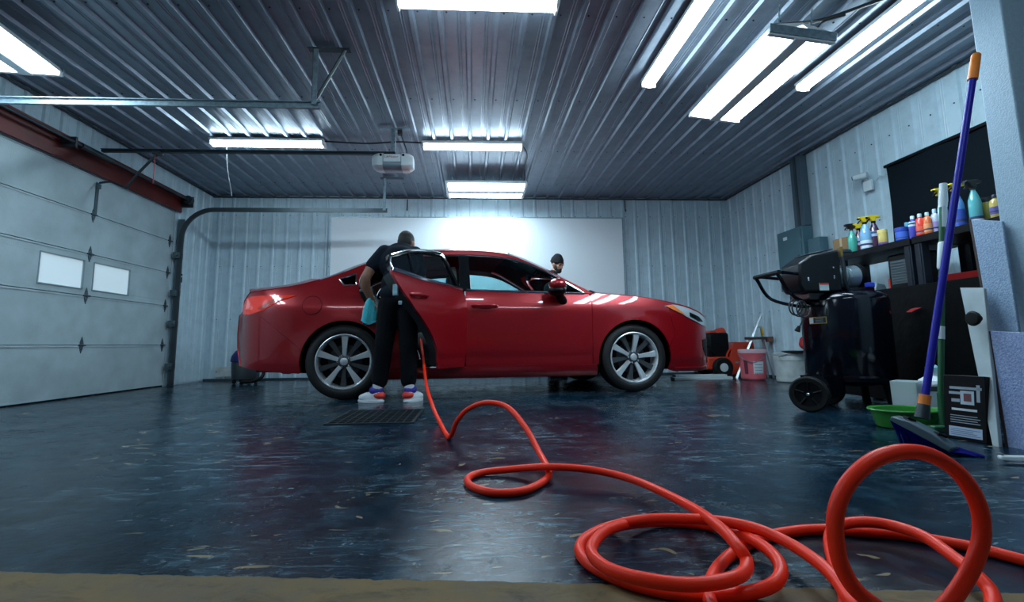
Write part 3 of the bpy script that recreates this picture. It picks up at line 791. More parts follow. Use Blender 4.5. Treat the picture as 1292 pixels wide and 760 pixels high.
# ---- rear doors: near one open, far one shut
def rear_door(side, angle):
    org = (HX - .004, side * .885)
    dp = [(HX - .004, .272)] + [(x, belt(x)) for x in (HX - .004, -.5, -.8, -1.05, -1.259)] + [(p[0] + .003, p[1]) for p in reversed(DREAR) if p[1] < 1.05]
    dp = dp[::-1]
    d = panel(dp, side, 0, .045, (), org).build('rear_door', M_PAINT, car, fix=False, sharp=50, solid=.02)
    d.location = (org[0], org[1], 0); d.rotation_euler = (0, 0, angle)
    d['label'] = 'open red rear door with tinted window' if side < 0 else 'closed far rear door'
    # inner trim slab
    ins = [(HX - .02, .29)] + [(x, belt(x) - .01) for x in (HX - .02, -.6, -1.0, -1.235)] + [(p[0] + .028, p[1]) for p in reversed(DREAR) if .29 < p[1] < 1.03]
    panel(ins[::-1], side, -.03, .06, (), org).build('door_trim', M_INT, d, fix=False, sharp=50, solid=.085)
    # window frame ring
    outer = [(HX - .006, belt(-.29))] + [(x, belt(x)) for x in (-.6, -.9, -1.259)] + [(-1.256, 1.115), (-1.214, 1.187)] + [(p[0], p[1] - .006) for p in reversed(WTOP) if -1.19 < p[0] < HX - .01] + [(HX - .006, zwt(HX) - .006)]
    inner = [(HX - .05, belt(-.33) + .014)] + [(x, belt(x) + .014) for x in (-.6, -.9, -1.232)] + [(-1.226, 1.110), (-1.19, 1.168)] + [(p[0], p[1] - .036) for p in reversed(WTOP) if -1.16 < p[0] < HX - .05] + [(HX - .05, zwt(HX - .05) - .036)]
    panel(outer[::-1], side, 0, .04, [inner[::-1]], org).build('window_frame', M_PILLAR, d, fix=False, solid=.03)
    panel(inner[::-1], side, -.012, .06, (), org).build('rear_window', M_GLASS, d, fix=False)
    def P(x, z, o=.004): return Vector((x - org[0], side * (YW(x, z) + o) - org[1], z))
    MB().tube([P(x, z) for x, z in inner[len(inner)//4:] if True][0:0] + [P(p[0], p[1] - .012) for p in WTOP if -1.20 < p[0] < HX], .011, 6).tube([P(-1.205, 1.17), P(-1.245, 1.115), P(-1.247, 1.068)], .010, 6).build('frame_trim', M_CHROME, d)
    MB().tube([P(x, belt(x) + .006, .006) for x in (HX - .01, -.5, -.8, -1.05, -1.25)], .019, 8).build('belt_trim', M_CHROME, d)
    MB().tube([P(-.98, belt(-.98) + .01, -.006), P(-.90, zwt(-.90) - .03, -.006)], .011, 6).build('window_bar', M_PILLAR, d)
    z = .868; xa, xb = -1.14, -.92
    pts = [P(xa, z, .004), P(xa + .03, z + .004, .034), P((xa + xb) / 2, z + .006, .040), P(xb - .03, z + .004, .034), P(xb, z, .004)]
    MB().tube(catmull(pts, 5), .0125, 8).build('door_handle', M_PAINT, d)
    MB().sph(P((xa + xb) / 2, z - .004, .001), (.075, .008, .030), 16, 8).build('handle_cup', M_PAINT, d)
    if side < 0:
        MB().box(P(-.72, .66, -.125), (.30, .03, .05)).build('armrest', M_INT, d, bevel=.012)
        MB().box(P(-.93, .80, -.128), (.10, .02, .03)).build('inner_handle', M_CHROME, d, bevel=.006)
        MB().box(P(-1.228, .90, -.06), (.012, .05, .09)).box(P(-1.205, .80, -.06), (.012, .03, .03)).build('latch', M_GALV, d, bevel=.004)
    return d
rear_door(-1, math.radians(54))
rear_door(1, 0)

# ---- top skins
def loft(name, curves, m, thick=.012):
    """curves: list over v (from near edge to far edge) of polylines of equal length"""
    return MB().grid(curves).build(name, m, car, fix=True, sharp=60, solid=thick, soff=0)
def skin(name, xs, zedge, xoff, crown, m, nv=17, inset=.0, p=2.2, lift=0., thick=.012):
    """xs: edge stations; xoff(t): x shift of the centre line; crown(t): rise of centre"""
    rows = []
    for i, x in enumerate(xs):
        t = i / (len(xs) - 1); z = zedge(x); y = YW(x, z) - inset
        row = []
        for k in range(nv):
            v = -1 + 2 * k / (nv - 1); c = 1 - abs(v) ** p
            row.append(Vector((x + xoff(t) * c, y * v, z + lift + crown(t) * c)))
        rows.append(row)
    return loft(name, rows, m, thick)
lin = lambda a, b, n: [a + (b - a) * i / n for i in range(n + 1)]
skin('hood', lin(.985, 2.355, 26), zfen, lambda t: .17 * (1 - t) + .03 * t, lambda t: .060 * (1 - t * .55), M_PAINT, p=3.0)
skin('windshield', lin(.94, .16, 16), zrail, lambda t: .20 * (1 - t) + .10 * t, lambda t: .035 + .065 * t, M_GLASS, thick=0)
skin('roof', lin(.165, -.86, 20), zrail, lambda t: .10 * (1 - t) - .10 * t, lambda t: .100 - .012 * t, M_PAINT, p=2.6)
skin('rear_glass', lin(-.855, -1.62, 14), zrail, lambda t: -.10 * (1 - t) - .22 * t, lambda t: .088 - .055 * t, M_GLASS, thick=0)
skin('trunk_lid', lin(-1.615, -2.255, 14), zrail, lambda t: -.22 * (1 - t) - .10 * t, lambda t: .033 + .035 * t, M_PAINT, p=4)
# cowl below the windscreen
MB().tube([(.97, -.80, .985), (1.10, -.55, 1.00), (1.17, -.2, 1.015), (1.18, 0, 1.02), (1.17, .2, 1.015), (1.10, .55, 1.00), (.97, .80, .985)], .02, 6).build('cowl', M_BLK, car)
# front and rear closing faces
def face(name, ends, bulge, m, nv=13):
    rows = []
    ends = [(a[0] + (b[0] - a[0]) * k / 5, a[1] + (b[1] - a[1]) * k / 5) for a, b in zip(ends, ends[1:]) for k in range(5)] + [ends[-1]]
    for x, z in ends:
        y = YW(x, z)
        rows.append([Vector((x + bulge * (1 - abs(-1 + 2 * k / (nv - 1)) ** 2.2), y * (-1 + 2 * k / (nv - 1)), z)) for k in range(nv)])
    return loft(name, rows, m)
face('front_fascia', [(2.34, .21), (2.375, .30), (2.365, .42), (2.385, .52), (2.385, .60), (2.37, .66), (2.355, .675)], .05, M_PAINT)
face('rear_fascia', [(-2.36, .30), (-2.425, .46), (-2.435, .60), (-2.42, .77), (-2.335, .80), (-2.33, .90), (-2.27, .965), (-2.255, .98)], -.045, M_PAINT)
gr = [(2.452, y, z) for y, z in ((-.30, .50), (.30, .50), (.36, .57), (.30, .64), (-.30, .64), (-.36, .57))]
MB().prism([(-.30, .50), (.30, .50), (.36, .57), (.30, .64), (-.30, .64), (-.36, .57)], 'x', 2.41, 2.452).build('grille', M_BLK, car)
MB().tube([Vector(g) for g in gr + gr[:1]], .012, 6, False).tube([(2.455, -.34, .57), (2.455, .34, .57)], .010, 6).build('grille_frame', M_CHROME, car)
MB().b2((2.40, -.42, .25), (2.436, .42, .42)).build('lower_grille', M_BLK, car, bevel=.01)
MB().b2((-2.492, -.26, .62), (-2.478, .26, .74)).build('number_plate', M_WHITE, car, bevel=.003)
# underbody, floor, firewall
MB().prism([(2.15, .20), (2.3, .30), (1.0, .34), (.9, .24), (-.9, .24), (-1.0, .34), (-2.3, .36), (-2.2, .24), (-1.0, .19), (1.0, .19)], 'y', -.56, .56).build('underbody', M_BLK, car)
ib = MB()
ib.b2((-1.15, -.72, .24), (1.0, .72, .30))
ib.b2((1.0, -.74, .30), (1.06, .74, .92))
ib.b2((-1.70, -.72, .40), (-1.22, .72, .98))
ib.build('cabin_floor', M_INT, car)
MB().prism([(.55, .80), (.62, .93), (.80, .985), (1.04, .985), (1.04, .70), (.62, .70)], 'y', -.74, .74).build('dashboard', M_INT, car, bevel=.02)
for s_ in (-1, 1):   # front seats
    st = MB()
    st.prism([(-.22, .42), (.28, .46), (.30, .56), (.22, .60), (-.20, .55)], 'y', s_ * .36 - .24, s_ * .36 + .24)
    st.prism([(-.20, .50), (-.10, .52), (-.30, 1.08), (-.38, 1.08), (-.36, .80)], 'y', s_ * .36 - .22, s_ * .36 + .22)
    so = st.build('front_seat', M_SEAT, car, bevel=.03)
    MB().prism([(-.33, 1.12), (-.40, 1.13), (-.42, 1.27), (-.35, 1.28)], 'y', s_ * .36 - .11, s_ * .36 + .11).build('headrest', M_SEAT, so, bevel=.02)
rs = MB().prism([(-1.12, .42), (-.62, .46), (-.60, .56), (-.68, .60), (-1.08, .55)], 'y', -.66, .66).prism([(-1.10, .50), (-1.0, .54), (-1.20, 1.02), (-1.30, 1.02)], 'y', -.66, .66)
ro = rs.build('rear_seat', M_SEAT, car, bevel=.03)
for y in (-.4, .4): MB().prism([(-1.22, 1.03), (-1.30, 1.03), (-1.33, 1.14), (-1.26, 1.15)], 'y', y - .11, y + .11).build('headrest', M_SEAT, ro, bevel=.02)
M4 = Matrix.Translation((.50, .38, .86)) @ Matrix.Rotation(math.radians(65), 4, 'Y')
wh = MB(); rr_ = [(M4 @ Vector((.185 * math.cos(a), .185 * math.sin(a), 0))) for a in [2 * PI * k / 24 for k in range(25)]]
wh.tube(rr_, .015, 8, False)
wh.tube([M4 @ Vector((-.18, 0, 0)), M4 @ Vector((.18, 0, 0))], .014, 6).tube([M4 @ Vector((0, 0, 0)), M4 @ Vector((0, 0, .25))], .03, 8)
wh.build('steering_wheel', M_BLK, car)
MB().sph((.52, 0, 1.235), (.025, .11, .035)).tube([(.55, 0, 1.25), (.62, 0, 1.33)], .01, 6).build('inside_mirror', M_BLK, car)
# door mirrors
for s_ in (-1, 1):
    mr = blob('door_mirror', [('s', (.578, s_ * 1.00, 1.030), (.085, .105, .062)), ('s', (.58, s_ * .96, 1.01), (.07, .08, .05))], M_PAINT, car, .010, 3)
    blob('mirror_base', [('s', (.575, s_ * .995, .972), (.088, .10, .048)), ('c', (.60, s_ * .97, .94), (.66, s_ * .885, .885), .045, .045)], M_BLK, mr, .010, 3)
    MB().tube([(.652, s_ * .93, 1.0), (.660, s_ * 1.01, 1.002), (.63, s_ * 1.085, 1.005)], .006, 6).build('turn_signal', M_CHROME, mr)

# ---- wheels
def wheel(x, side):
    t = MB()
    R0, W2 = .335, .1125
    prof = [(.243, -.095), (.250, -.105), (.27, -W2), (.305, -.110), (.327, -.095), (R0, -.07), (R0, .07), (.327, .095), (.305, .110), (.27, W2), (.250, .105), (.243, .095)]
    M = Matrix.Rotation(PI / 2 * side * -1, 3, 'X')     # local +z -> outward
    M = Matrix.Rotation(PI / 2, 3, 'X') if side < 0 else Matrix.Rotation(-PI / 2, 3, 'X')
    c = Vector((x, side * .775, .335))
    w_ = t.lathe(prof + prof[:1], 48, c, M).build('wheel', M_TIRE, car)
    rim = MB().lathe([(.2435, -.09), (.2435, .088), (.249, .102), (.241, .106), (.231, .096), (.223, .06), (.220, -.08), (.2435, -.09)], 48, c, M)
    rim.build('rim', M_RIM, w_)
    MB().lathe([(.0, -.01), (.221, -.01), (.221, -.02), (0, -.02)], 32, c, M).build('wheel_back', M_BLK, w_)
    MB().lathe([(.0, .01), (.15, .01), (.15, -.005), (0, -.005)], 32, c, M).build('brake_disc', M_DKSTEEL, w_)
    for i in range(10):
        a = 2 * PI * i / 10 + (.30 if x < 0 else .14); bright = i % 2 == 0
        sp = MB()
        if bright: sec = [(.045, .018, .070, .03), (.11, .020, .080, .03), (.20, .028, .088, .03), (.238, .036, .090, .03)]
        else: sec = [(.045, .016, .058, .03), (.11, .018, .062, .03), (.20, .026, .066, .03), (.238, .034, .068, .03)]
        rows = []
        for r, hw, zt, th in sec:
            row = []
            for (u, z) in ((-hw, zt - .006), (-hw * .8, zt), (hw * .8, zt), (hw, zt - .006), (hw, zt - th), (-hw, zt - th), (-hw, zt - .006)):
                q = Vector((r * math.cos(a) - u * math.sin(a), r * math.sin(a) + u * math.cos(a), z)); row.append(c + M @ q)
            rows.append(row)
        sp.grid(rows)
        sp.build('spoke', M_RIM if bright else M_RIMD, w_, sharp=25)
    hub = MB().lathe([(.062, .03), (.062, .068), (.05, .074), (.0, .074)], 24, c, M).build('hub', M_RIMD, w_)
    MB().lathe([(.034, .07), (.034, .082), (.028, .085), (0, .085)], 20, c, M).build('centre_cap', M_RIM, w_)
    for i in range(5):
        a = 2 * PI * i / 5 + .6
        MB().lathe([(.010, .05), (.010, .080), (.006, .084), (0, .084)], 8, c + M @ Vector((.055 * math.cos(a), .055 * math.sin(a), 0)), M).build('lug_nut', M_CHROME, w_)
for x in (AX_F, AX_R):
    for s_ in (-1, 1): wheel(x, s_)
# ================================================================== PEOPLE
M_SKIN1 = mat('skin_tan', (.34, .165, .11), .5, noise=.2, nscale=40)
M_SKIN2 = mat('skin_light', (.55, .27, .19), .5, noise=.2, nscale=40)
M_HAIR = mat('dark_hair', (.008, .007, .007), .6, bump=.6, bscale=300)
M_TEE = mat('navy_black_cotton', (.005, .009, .018), .85, spec=.2, bump=.35, bscale=35)
M_TROUSER = mat('black_cotton', (.003, .004, .007), .85, spec=.2, bump=.4, bscale=25)
M_HOODIE = mat('charcoal_navy_fleece', (.012, .016, .026), .9, bump=.3, bscale=40)
M_EYE = mat('eye_dark', (.02, .015, .012), .2)
V3 = Vector
def hand(wrist, d, n, curl=.5, sgn=1):
    """palm and five fingers. d: pointing direction, n: palm normal (fingers curl towards n), sgn: thumb side"""
    wrist, d, n = V3(wrist), V3(d).normalized(), V3(n)
    n = (n - d * n.dot(d)).normalized(); s = d.cross(n) * sgn
    R_ = Matrix((s, n, d)).transposed()
    out = [('s', wrist + d * .048, (.041, .016, .056), R_), ('c', wrist - d * .01, wrist + d * .03, .026, .026)]
    for i, (off, ln) in enumerate(((.029, .070), (.010, .079), (-.010, .074), (-.029, .058))):
        p = wrist + d * .092 + s * off; dd = d.copy(); a = 0
        for k, f in enumerate((.45, .32, .25)):
            a += curl * (.75 if k == 0 else .9)
            q = p + (d * math.cos(a) + n * math.sin(a)) * ln * f
            out.append(('c', p, q, .0095 - k * .0008, .009 - k * .0008)); p = q
    p = wrist + d * .03 + s * .032
    q = p + (s * .75 + d * .6 + n * .25).normalized() * .042; r_ = q + (d * .85 + n * .4 + s * .2).normalized() * .032
    out += [('c', p, q, .0125, .011), ('c', q, r_, .0105, .009)]
    return out
def head(c, f, tilt=0):
    """skull, jaw, nose, ears, neck root. c centre, f facing direction"""
    f = V3(f).normalized(); u0 = V3((0, 0, 1)); r = f.cross(u0).normalized(); u = r.cross(f).normalized()
    R_ = Matrix((r, f, u)).transposed(); c = V3(c)
    P = lambda x, y, z: c + r * x + f * y + u * z
    sh = [('s', P(0, -.012, .028), (.074, .094, .088), R_), ('s', P(0, .018, -.03), (.062, .072, .080), R_), ('s', P(0, .052, -.082), (.038, .034, .030), R_),
          ('c', P(0, .088, .005), P(0, .108, -.028), .009, .014), ('s', P(0, .078, .022), (.055, .016, .012), R_),
          ('s', P(.076, -.01, -.012), (.010, .020, .032), R_), ('s', P(-.076, -.01, -.012), (.010, .020, .032), R_),
          ('s', P(0, .084, -.058), (.024, .012, .011), R_), ('s', P(.035, .06, -.02), (.022, .02, .02), R_), ('s', P(-.035, .06, -.02), (.022, .02, .02), R_)]
    return sh, P, R_, u
def shoe(name, heel, d, parent, label, colors):
    d = V3((d[0], d[1], 0)).normalized(); n = V3((-d.y, d.x, 0)); h = V3(heel)
    R_ = Matrix((d, n, V3((0, 0, 1)))).transposed()
    P = lambda x, y, z: h + d * x * .84 + n * y + V3((0, 0, z))
    so = blob(name, [('s', P(.055, 0, .052), (.068, .043, .062), R_), ('s', P(.13, 0, .042), (.095, .046, .048), R_), ('s', P(.190, 0, .040), (.062, .045, .036), R_), ('c', P(.04, 0, .08), P(.045, 0, .150), .043, .044)], colors[0], parent, .008, 3)
    rows = []
    for z, k in ((0.0, .98), (.012, 1.04), (.026, 1.0)):
        rows.append([P(.12 + .150 * math.cos(a) * k, (.048 - .008 * math.cos(a)) * math.sin(a) * k, z) for a in [2 * PI * i / 28 for i in range(29)]])
    s_ = MB().grid(rows); s_.f.append(list(range(28))); s_.f.append(list(range(58, 86)))
    s_.build('sole', colors[1], so)
    MB().sph(P(.022, 0, .062), (.056, .050, .036), 14, 8, R_).build('heel_patch', colors[2], so)
    MB().sph(P(.060, 0, .105), (.064, .0505, .044), 14, 8, R_).build('side_panel', colors[3], so)
    lc = MB()
    for k in range(4): lc.tube([P(.105 + .02 * k, -.03, .080 - .010 * k), P(.105 + .02 * k, 0, .093 - .011 * k), P(.105 + .02 * k, .03, .080 - .010 * k)], .0035, 5)
    tag(lc.build('laces', M_WHITE, so), kind='stuff')
    return so

# ---- person leaning into the open door
p1 = empty('person', (-.70, 4.25, 0), 0, 'person in black t-shirt and black trousers leaning into the open rear door', 'person')
inv = Matrix.Translation((.70, -4.25, 0))
def sub(sh):
    out = []
    for q in sh:
        q = list(q); q[1] = inv @ V3(q[1])
        if q[0] == 'c': q[2] = inv @ V3(q[2])
        out.append(tuple(q))
    return out
HC = (-.635, 4.50, 1.448)
hs, HP, HR, HU = head(HC, (.12, .80, -.42))
body = hs + [('c', (-.66, 4.40, 1.30), (-.64, 4.475, 1.39), .058, .056),
    ('s', (-.675, 4.36, 1.20), (.165, .105, .17)), ('s', (-.668, 4.30, 1.02), (.14, .10, .16)), ('s', (-.665, 4.27, .89), (.13, .085, .10)),
    ('c', (-.815, 4.40, 1.315), (-.925, 4.385, 1.215), .060, .052), ('c', (-.925, 4.385, 1.215), (-.982, 4.36, 1.105), .052, .044), ('c', (-.982, 4.36, 1.105), (-.985, 4.39, 1.03), .046, .045), ('c', (-.985, 4.39, 1.03), (-.935, 4.455, .905), .044, .030),
    ('c', (-.535, 4.41, 1.305), (-.49, 4.50, 1.14), .060, .046), ('c', (-.49, 4.50, 1.14), (-.53, 4.66, 1.05), .044, .032),
    ('c', (-.75, 4.27, .84), (-.78, 4.235, .48), .085, .060), ('c', (-.78, 4.235, .48), (-.835, 4.27, .09), .058, .040),
    ('c', (-.58, 4.27, .84), (-.565, 4.235, .48), .085, .060), ('c', (-.565, 4.235, .48), (-.565, 4.27, .09), .058, .040)]
body += hand((-.932, 4.46, .90), (.15, .25, -.95), (.9, .4, .1), .55, 1)
body += hand((-.53, 4.67, 1.045), (-.3, .9, -.2), (0, 0, -1), .4, -1)
b1 = blob('body', sub(body), M_SKIN1, p1, .009, 3)
tee = [('s', (-.675, 4.355, 1.23), (.182, .122, .18)), ('s', (-.668, 4.30, 1.04), (.160, .118, .16)), ('s', (-.665, 4.272, .945), (.170, .136, .10)), ('s', (-.678, 4.40, 1.345), (.172, .095, .075)), ('s', (-.672, 4.41, 1.385), (.115, .08, .06)),
    ('c', (-.815, 4.395, 1.345), (-.918, 4.39, 1.225), .076, .070), ('c', (-.54, 4.405, 1.335), (-.50, 4.48, 1.18), .075, .068)]
blob('t_shirt', sub(tee), M_TEE, p1, .011, 4)
tr = [('s', (-.665, 4.268, .885), (.163, .122, .10)), ('c', (-.745, 4.265, .85), (-.775, 4.225, .50), .098, .082), ('c', (-.775, 4.225, .50), (-.812, 4.26, .21), .082, .070), ('c', (-.812, 4.26, .21), (-.815, 4.262, .185), .072, .070),
    ('c', (-.585, 4.265, .85), (-.565, 4.225, .50), .098, .082), ('c', (-.565, 4.225, .50), (-.565, 4.26, .21), .082, .070), ('c', (-.565, 4.26, .21), (-.565, 4.262, .185), .072, .070),
    ('s', (-.77, 4.20, .46), (.075, .05, .05)), ('s', (-.565, 4.20, .46), (.075, .05, .05))]
blob('trousers', sub(tr), M_TROUSER, p1, .011, 4)
hair = [('s', HP(0, -.020, .042), (.078, .094, .082), HR), ('s', HP(0, -.05, -.005), (.071, .060, .075), HR)]
blob('hair', sub(hair), M_HAIR, p1, .010, 2)
sh_cols = (mat('sneaker_white', (.70, .74, .80), .5), mat('sneaker_sole', (.72, .76, .80), .5), mat('sneaker_red', (.75, .05, .035), .5), mat('sneaker_blue', (.05, .04, .35), .5))
shoe('sneaker', inv @ V3((-.795, 4.235, 0)), (-.93, .36), p1, '', sh_cols)
shoe('sneaker', inv @ V3((-.575, 4.215, 0)), (.50, .85), p1, '', sh_cols)
MB().tube([inv @ V3(q) for q in ((-.52, 4.185, .93), (-.508, 4.165, .86), (-.512, 4.162, .80))], .006, 6).build('drawstring', M_WHITE, p1)

# cyan cloth held in the hand
cl = MB(); rows = []
random.seed(3)
for i in range(9):
    t = i / 8; z = .925 - .225 * t; wd = .018 + .048 * math.sin(min(1, t * 1.15) * PI * .60)
    row = []
    for k in range(17):
        a = 2 * PI * k / 16
        wv = 1 + .22 * math.sin(3 * a + t * 2) + .12 * math.sin(5 * a - 3 * t)
        row.append(V3((-.950 - .012 * t + wd * wv * math.cos(a), 4.425 + .028 * wv * math.sin(a) * (.6 + t * .5), z + (.022 * math.sin(2 * a + 1) if i == 8 else 0))))
    rows.append(row)
cl.grid(rows); cl.f.append(list(range(16))); cl.f.append(list(range(8 * 17, 8 * 17 + 16)))
tag(cl.build('cleaning_cloth', mat('cyan_microfibre', (.06, .52, .62), .9, bump=.5, bscale=90, sheen=.3), sharp=80), 'crumpled cyan cloth held against the open doorway', 'cloth')

# ---- person behind the car
P2 = atY(703, 333, 6.88)
px2, py2, hz2 = P2.x, P2.y, P2.z
p2 = empty('person', (px2 - .06, py2, 0), 0, 'bearded person in a black beanie and dark hoodie standing behind the car', 'person')
inv = Matrix.Translation((-(px2 - .06), -py2, 0))
X0, Y0 = px2 - .09, py2
hs, HP, HR, HU = head((px2, py2, hz2 - .012), (.62, -.70, -.34))
body = hs + [('c', (X0 + .01, Y0 + .01, hz2 - .20), (px2 - .02, Y0 + .005, hz2 - .07), .056, .056),
    ('s', (X0, Y0, hz2 - .36), (.12, .17, .17)), ('s', (X0, Y0, hz2 - .58), (.11, .145, .17)), ('s', (X0, Y0, hz2 - .76), (.11, .155, .12)),
    ('c', (X0, Y0 - .185, hz2 - .26), (X0 + .05, Y0 - .215, hz2 - .54), .052, .043), ('c', (X0 + .05, Y0 - .215, hz2 - .54), (X0 + .22, Y0 - .16, hz2 - .70), .042, .030),
    ('c', (X0, Y0 + .185, hz2 - .26), (X0 + .05, Y0 + .215, hz2 - .54), .052, .043), ('c', (X0 + .05, Y0 + .215, hz2 - .54), (X0 + .22, Y0 + .15, hz2 - .70), .042, .030),
    ('c', (X0, Y0 - .09, hz2 - .80), (X0 + .02, Y0 - .09, .47), .08, .056), ('c', (X0 + .02, Y0 - .09, .47), (X0 - .01, Y0 - .09, .09), .056, .038),
    ('c', (X0, Y0 + .09, hz2 - .80), (X0 + .02, Y0 + .09, .47), .08, .056), ('c', (X0 + .02, Y0 + .09, .47), (X0 - .01, Y0 + .09, .09), .056, .038)]
body += hand((X0 + .225, Y0 - .158, hz2 - .705), (.8, .1, -.5), (0, .6, -1), .5, -1)
body += hand((X0 + .225, Y0 + .148, hz2 - .705), (.8, -.1, -.5), (0, -.6, -1), .5, 1)
blob('body', sub(body), M_SKIN2, p2, .009, 3)
ho = [('s', (X0, Y0, hz2 - .36), (.138, .188, .17)), ('s', (X0, Y0, hz2 - .58), (.135, .165, .18)), ('s', (X0, Y0, hz2 - .74), (.130, .168, .09)), ('s', (X0, Y0, hz2 - .26), (.105, .205, .072)),
    ('c', (X0, Y0 - .185, hz2 - .265), (X0 + .05, Y0 - .215, hz2 - .54), .070, .058), ('c', (X0 + .05, Y0 - .215, hz2 - .54), (X0 + .20, Y0 - .165, hz2 - .685), .056, .044),
    ('c', (X0, Y0 + .185, hz2 - .265), (X0 + .05, Y0 + .215, hz2 - .54), .070, .058), ('c', (X0 + .05, Y0 + .215, hz2 - .54), (X0 + .20, Y0 + .155, hz2 - .685), .056, .044),
    ('s', (X0 - .055, Y0, hz2 - .165), (.085, .12, .070)), ('c', (X0, Y0, hz2 - .2), (X0 + .03, Y0, hz2 - .15), .072, .068)]
blob('hoodie', sub(ho), M_HOODIE, p2, .012, 4)
blob('trousers', sub([('s', (X0, Y0, hz2 - .80), (.13, .17, .10)), ('c', (X0, Y0 - .09, hz2 - .82), (X0 + .02, Y0 - .09, .48), .095, .078), ('c', (X0 + .02, Y0 - .09, .48), (X0 - .01, Y0 - .09, .11), .078, .066), ('c', (X0, Y0 + .09, hz2 - .82), (X0 + .02, Y0 + .09, .48), .095, .078), ('c', (X0 + .02, Y0 + .09, .48), (X0 - .01, Y0 + .09, .11), .078, .066)]), M_TROUSER, p2, .012, 3)
bn = blob('beanie', sub([('s', HP(0, -.016, .052), (.088, .106, .092), HR), ('s', HP(0, -.02, .105), (.062, .075, .058), HR)]), mat('black_knit', (.008, .010, .013), .95, bump=.6, bscale=160), p2, .010, 3)
rg = [inv @ HP(.084 * math.cos(a), -.016 + .102 * math.sin(a), .034 + .010 * math.sin(a)) for a in [2 * PI * k / 24 for k in range(25)]]
MB().tube(rg, .010, 8, False).build('folded_brim', MATS['black_knit'], bn)
blob('beard', sub([('s', HP(0, .050, -.083), (.052, .050, .042), HR), ('s', HP(.055, .02, -.05), (.016, .04, .05), HR), ('s', HP(-.055, .02, -.05), (.016, .04, .05), HR), ('s', HP(0, .090, -.047), (.030, .012, .007), HR)]), M_HAIR, p2, .008, 2)
for s_ in (-1, 1):
    MB().sph(inv @ HP(s_ * .031, .078, .004), (.013, .010, .009), 12, 8, HR).build('eye', M_EYE, p2)
    MB().sph(inv @ HP(s_ * .032, .090, .022), (.020, .007, .005), 12, 6, HR).build('eyebrow', M_HAIR, p2)
dk = (mat('dark_boot', (.02, .018, .016), .6), M_BLKR, MATS['dark_boot'], MATS['dark_boot'])
for s_ in (-1, 1): shoe('boot', inv @ V3((X0 - .05, Y0 + s_ * .09, 0)), (1, s_ * .1), p2, '', dk)
# ================================================================== HOSE
HR_ = .0128
def G(px, py, z=HR_): return atZ(px, py, z)
hp = [atY(531, 428, 4.60), atY(534, 452, 4.36), atY(538, 486, 3.80), atY(546, 513, 3.22)]
hp += [G(556, 535), G(567, 552), atY(576, 533, 2.46), atY(590, 517, 2.42), atY(613, 508.5, 2.36), atY(640, 514, 2.28), atY(663, 540, 2.12), atY(680, 571, 1.98)]
hp += [G(692, 594, .03), G(688, 606), G(662, 619), G(625, 622), G(597, 615), G(590, 605), G(606, 597), G(650, 592, .025), G(692, 589.5, .05), G(745, 593, .045), G(800, 606, .035), G(865, 636, .05), G(905, 663, .075), G(930, 689, .070)]
hp += [G(942, 708, .05), G(938, 723, .045), G(915, 733, .05), G(868, 738, .045), G(810, 731, .045), G(768, 718, .045), G(747, 700, .045), G(750, 684, .045), G(769, 668, .04), G(805, 660, .02), G(850, 659), G(895, 664), G(935, 675, .03), G(969, 694, .045),
       G(985, 716, .04), G(978, 736, .03), G(945, 748), G(890, 752), G(830, 745), G(778, 730), G(742, 711), G(731, 693), G(741, 678), G(766, 666), G(812, 656, .045), G(868, 655, .055), G(915, 659, .055), G(956, 668, .055), G(996, 686, .05), G(1031, 709, .05), G(1056, 733, .045), G(1078, 764, .04)]
# standing ring
for px, py in ((1112, 790), (1150, 792), (1190, 768), (1222, 724), (1238, 680), (1234, 637), (1210, 598), (1175, 575), (1138, 570), (1100, 582), (1070, 610), (1055, 645), (1055, 685), (1065, 722), (1090, 754)):
    k = (px - 1050) / 190
    hp.append(atY(px, py, .80 + .02 * k))
hp += [G(1140, 783), G(1200, 796), G(1248, 780), G(1252, 752, .02), G(1235, 729, .035), G(1199, 700, .04), G(1165, 677, .045), G(1124, 663, .045), G(1088, 659, .045), G(1060, 663, .04), G(1047, 677, .035), G(1052, 710, .03), G(1066, 745, .02), G(1062, 785), G(1010, 812), G(945, 800), G(902, 772), G(895, 742), G(907, 715), G(931, 694), G(965, 678), G(1006, 670), G(1046, 668), G(1086, 671), G(1128, 674), G(1174, 681), G(1228, 691), G(1291, 707), G(1380, 730), G(1480, 760)]
hose = MB().tube(catmull(hp, 7), HR_, 12).build('air_hose', mat('orange_red_rubber', (1.0, .035, .008), .42, noise=.06, nscale=15, spec=.3))
tag(hose, 'bright orange-red hose looping over the floor from the open car door', 'hose')

# ================================================================== FLOOR DRAIN
gr_ = empty('floor_drain_grate', (-.655, 3.42, 0), 0, 'dark square steel drain grate in the floor near the rear wheel', 'drain grate')
MB().b2((-.27, -.31, .001), (.27, .31, .003)).build('pit', M_BLK, gr_)
fr = MB()
for q in (((-.28, -.32, 0), (.28, -.30, .008)), ((-.28, .30, 0), (.28, .32, .008)), ((-.28, -.30, 0), (-.26, .30, .008)), ((.26, -.30, 0), (.28, .30, .008))): fr.b2(*q)
fr.build('rim', M_DKSTEEL, gr_)
bar = MB().b2((-.26, -.006, .003), (.26, .006, .008)).mesh('bar'); bar.materials.append(M_DKSTEEL)
bar2 = MB().b2((-.005, -.30, .003), (.005, .30, .007)).mesh('cross_bar'); bar2.materials.append(M_DKSTEEL)
for k in range(11):
    o = bpy.data.objects.new('bar', bar); COL.objects.link(o); o.parent = gr_; o.location = (0, -.25 + .05 * k, 0)
for k in range(9):
    o = bpy.data.objects.new('cross_bar', bar2); COL.objects.link(o); o.parent = gr_; o.location = (-.208 + .052 * k, 0, 0)

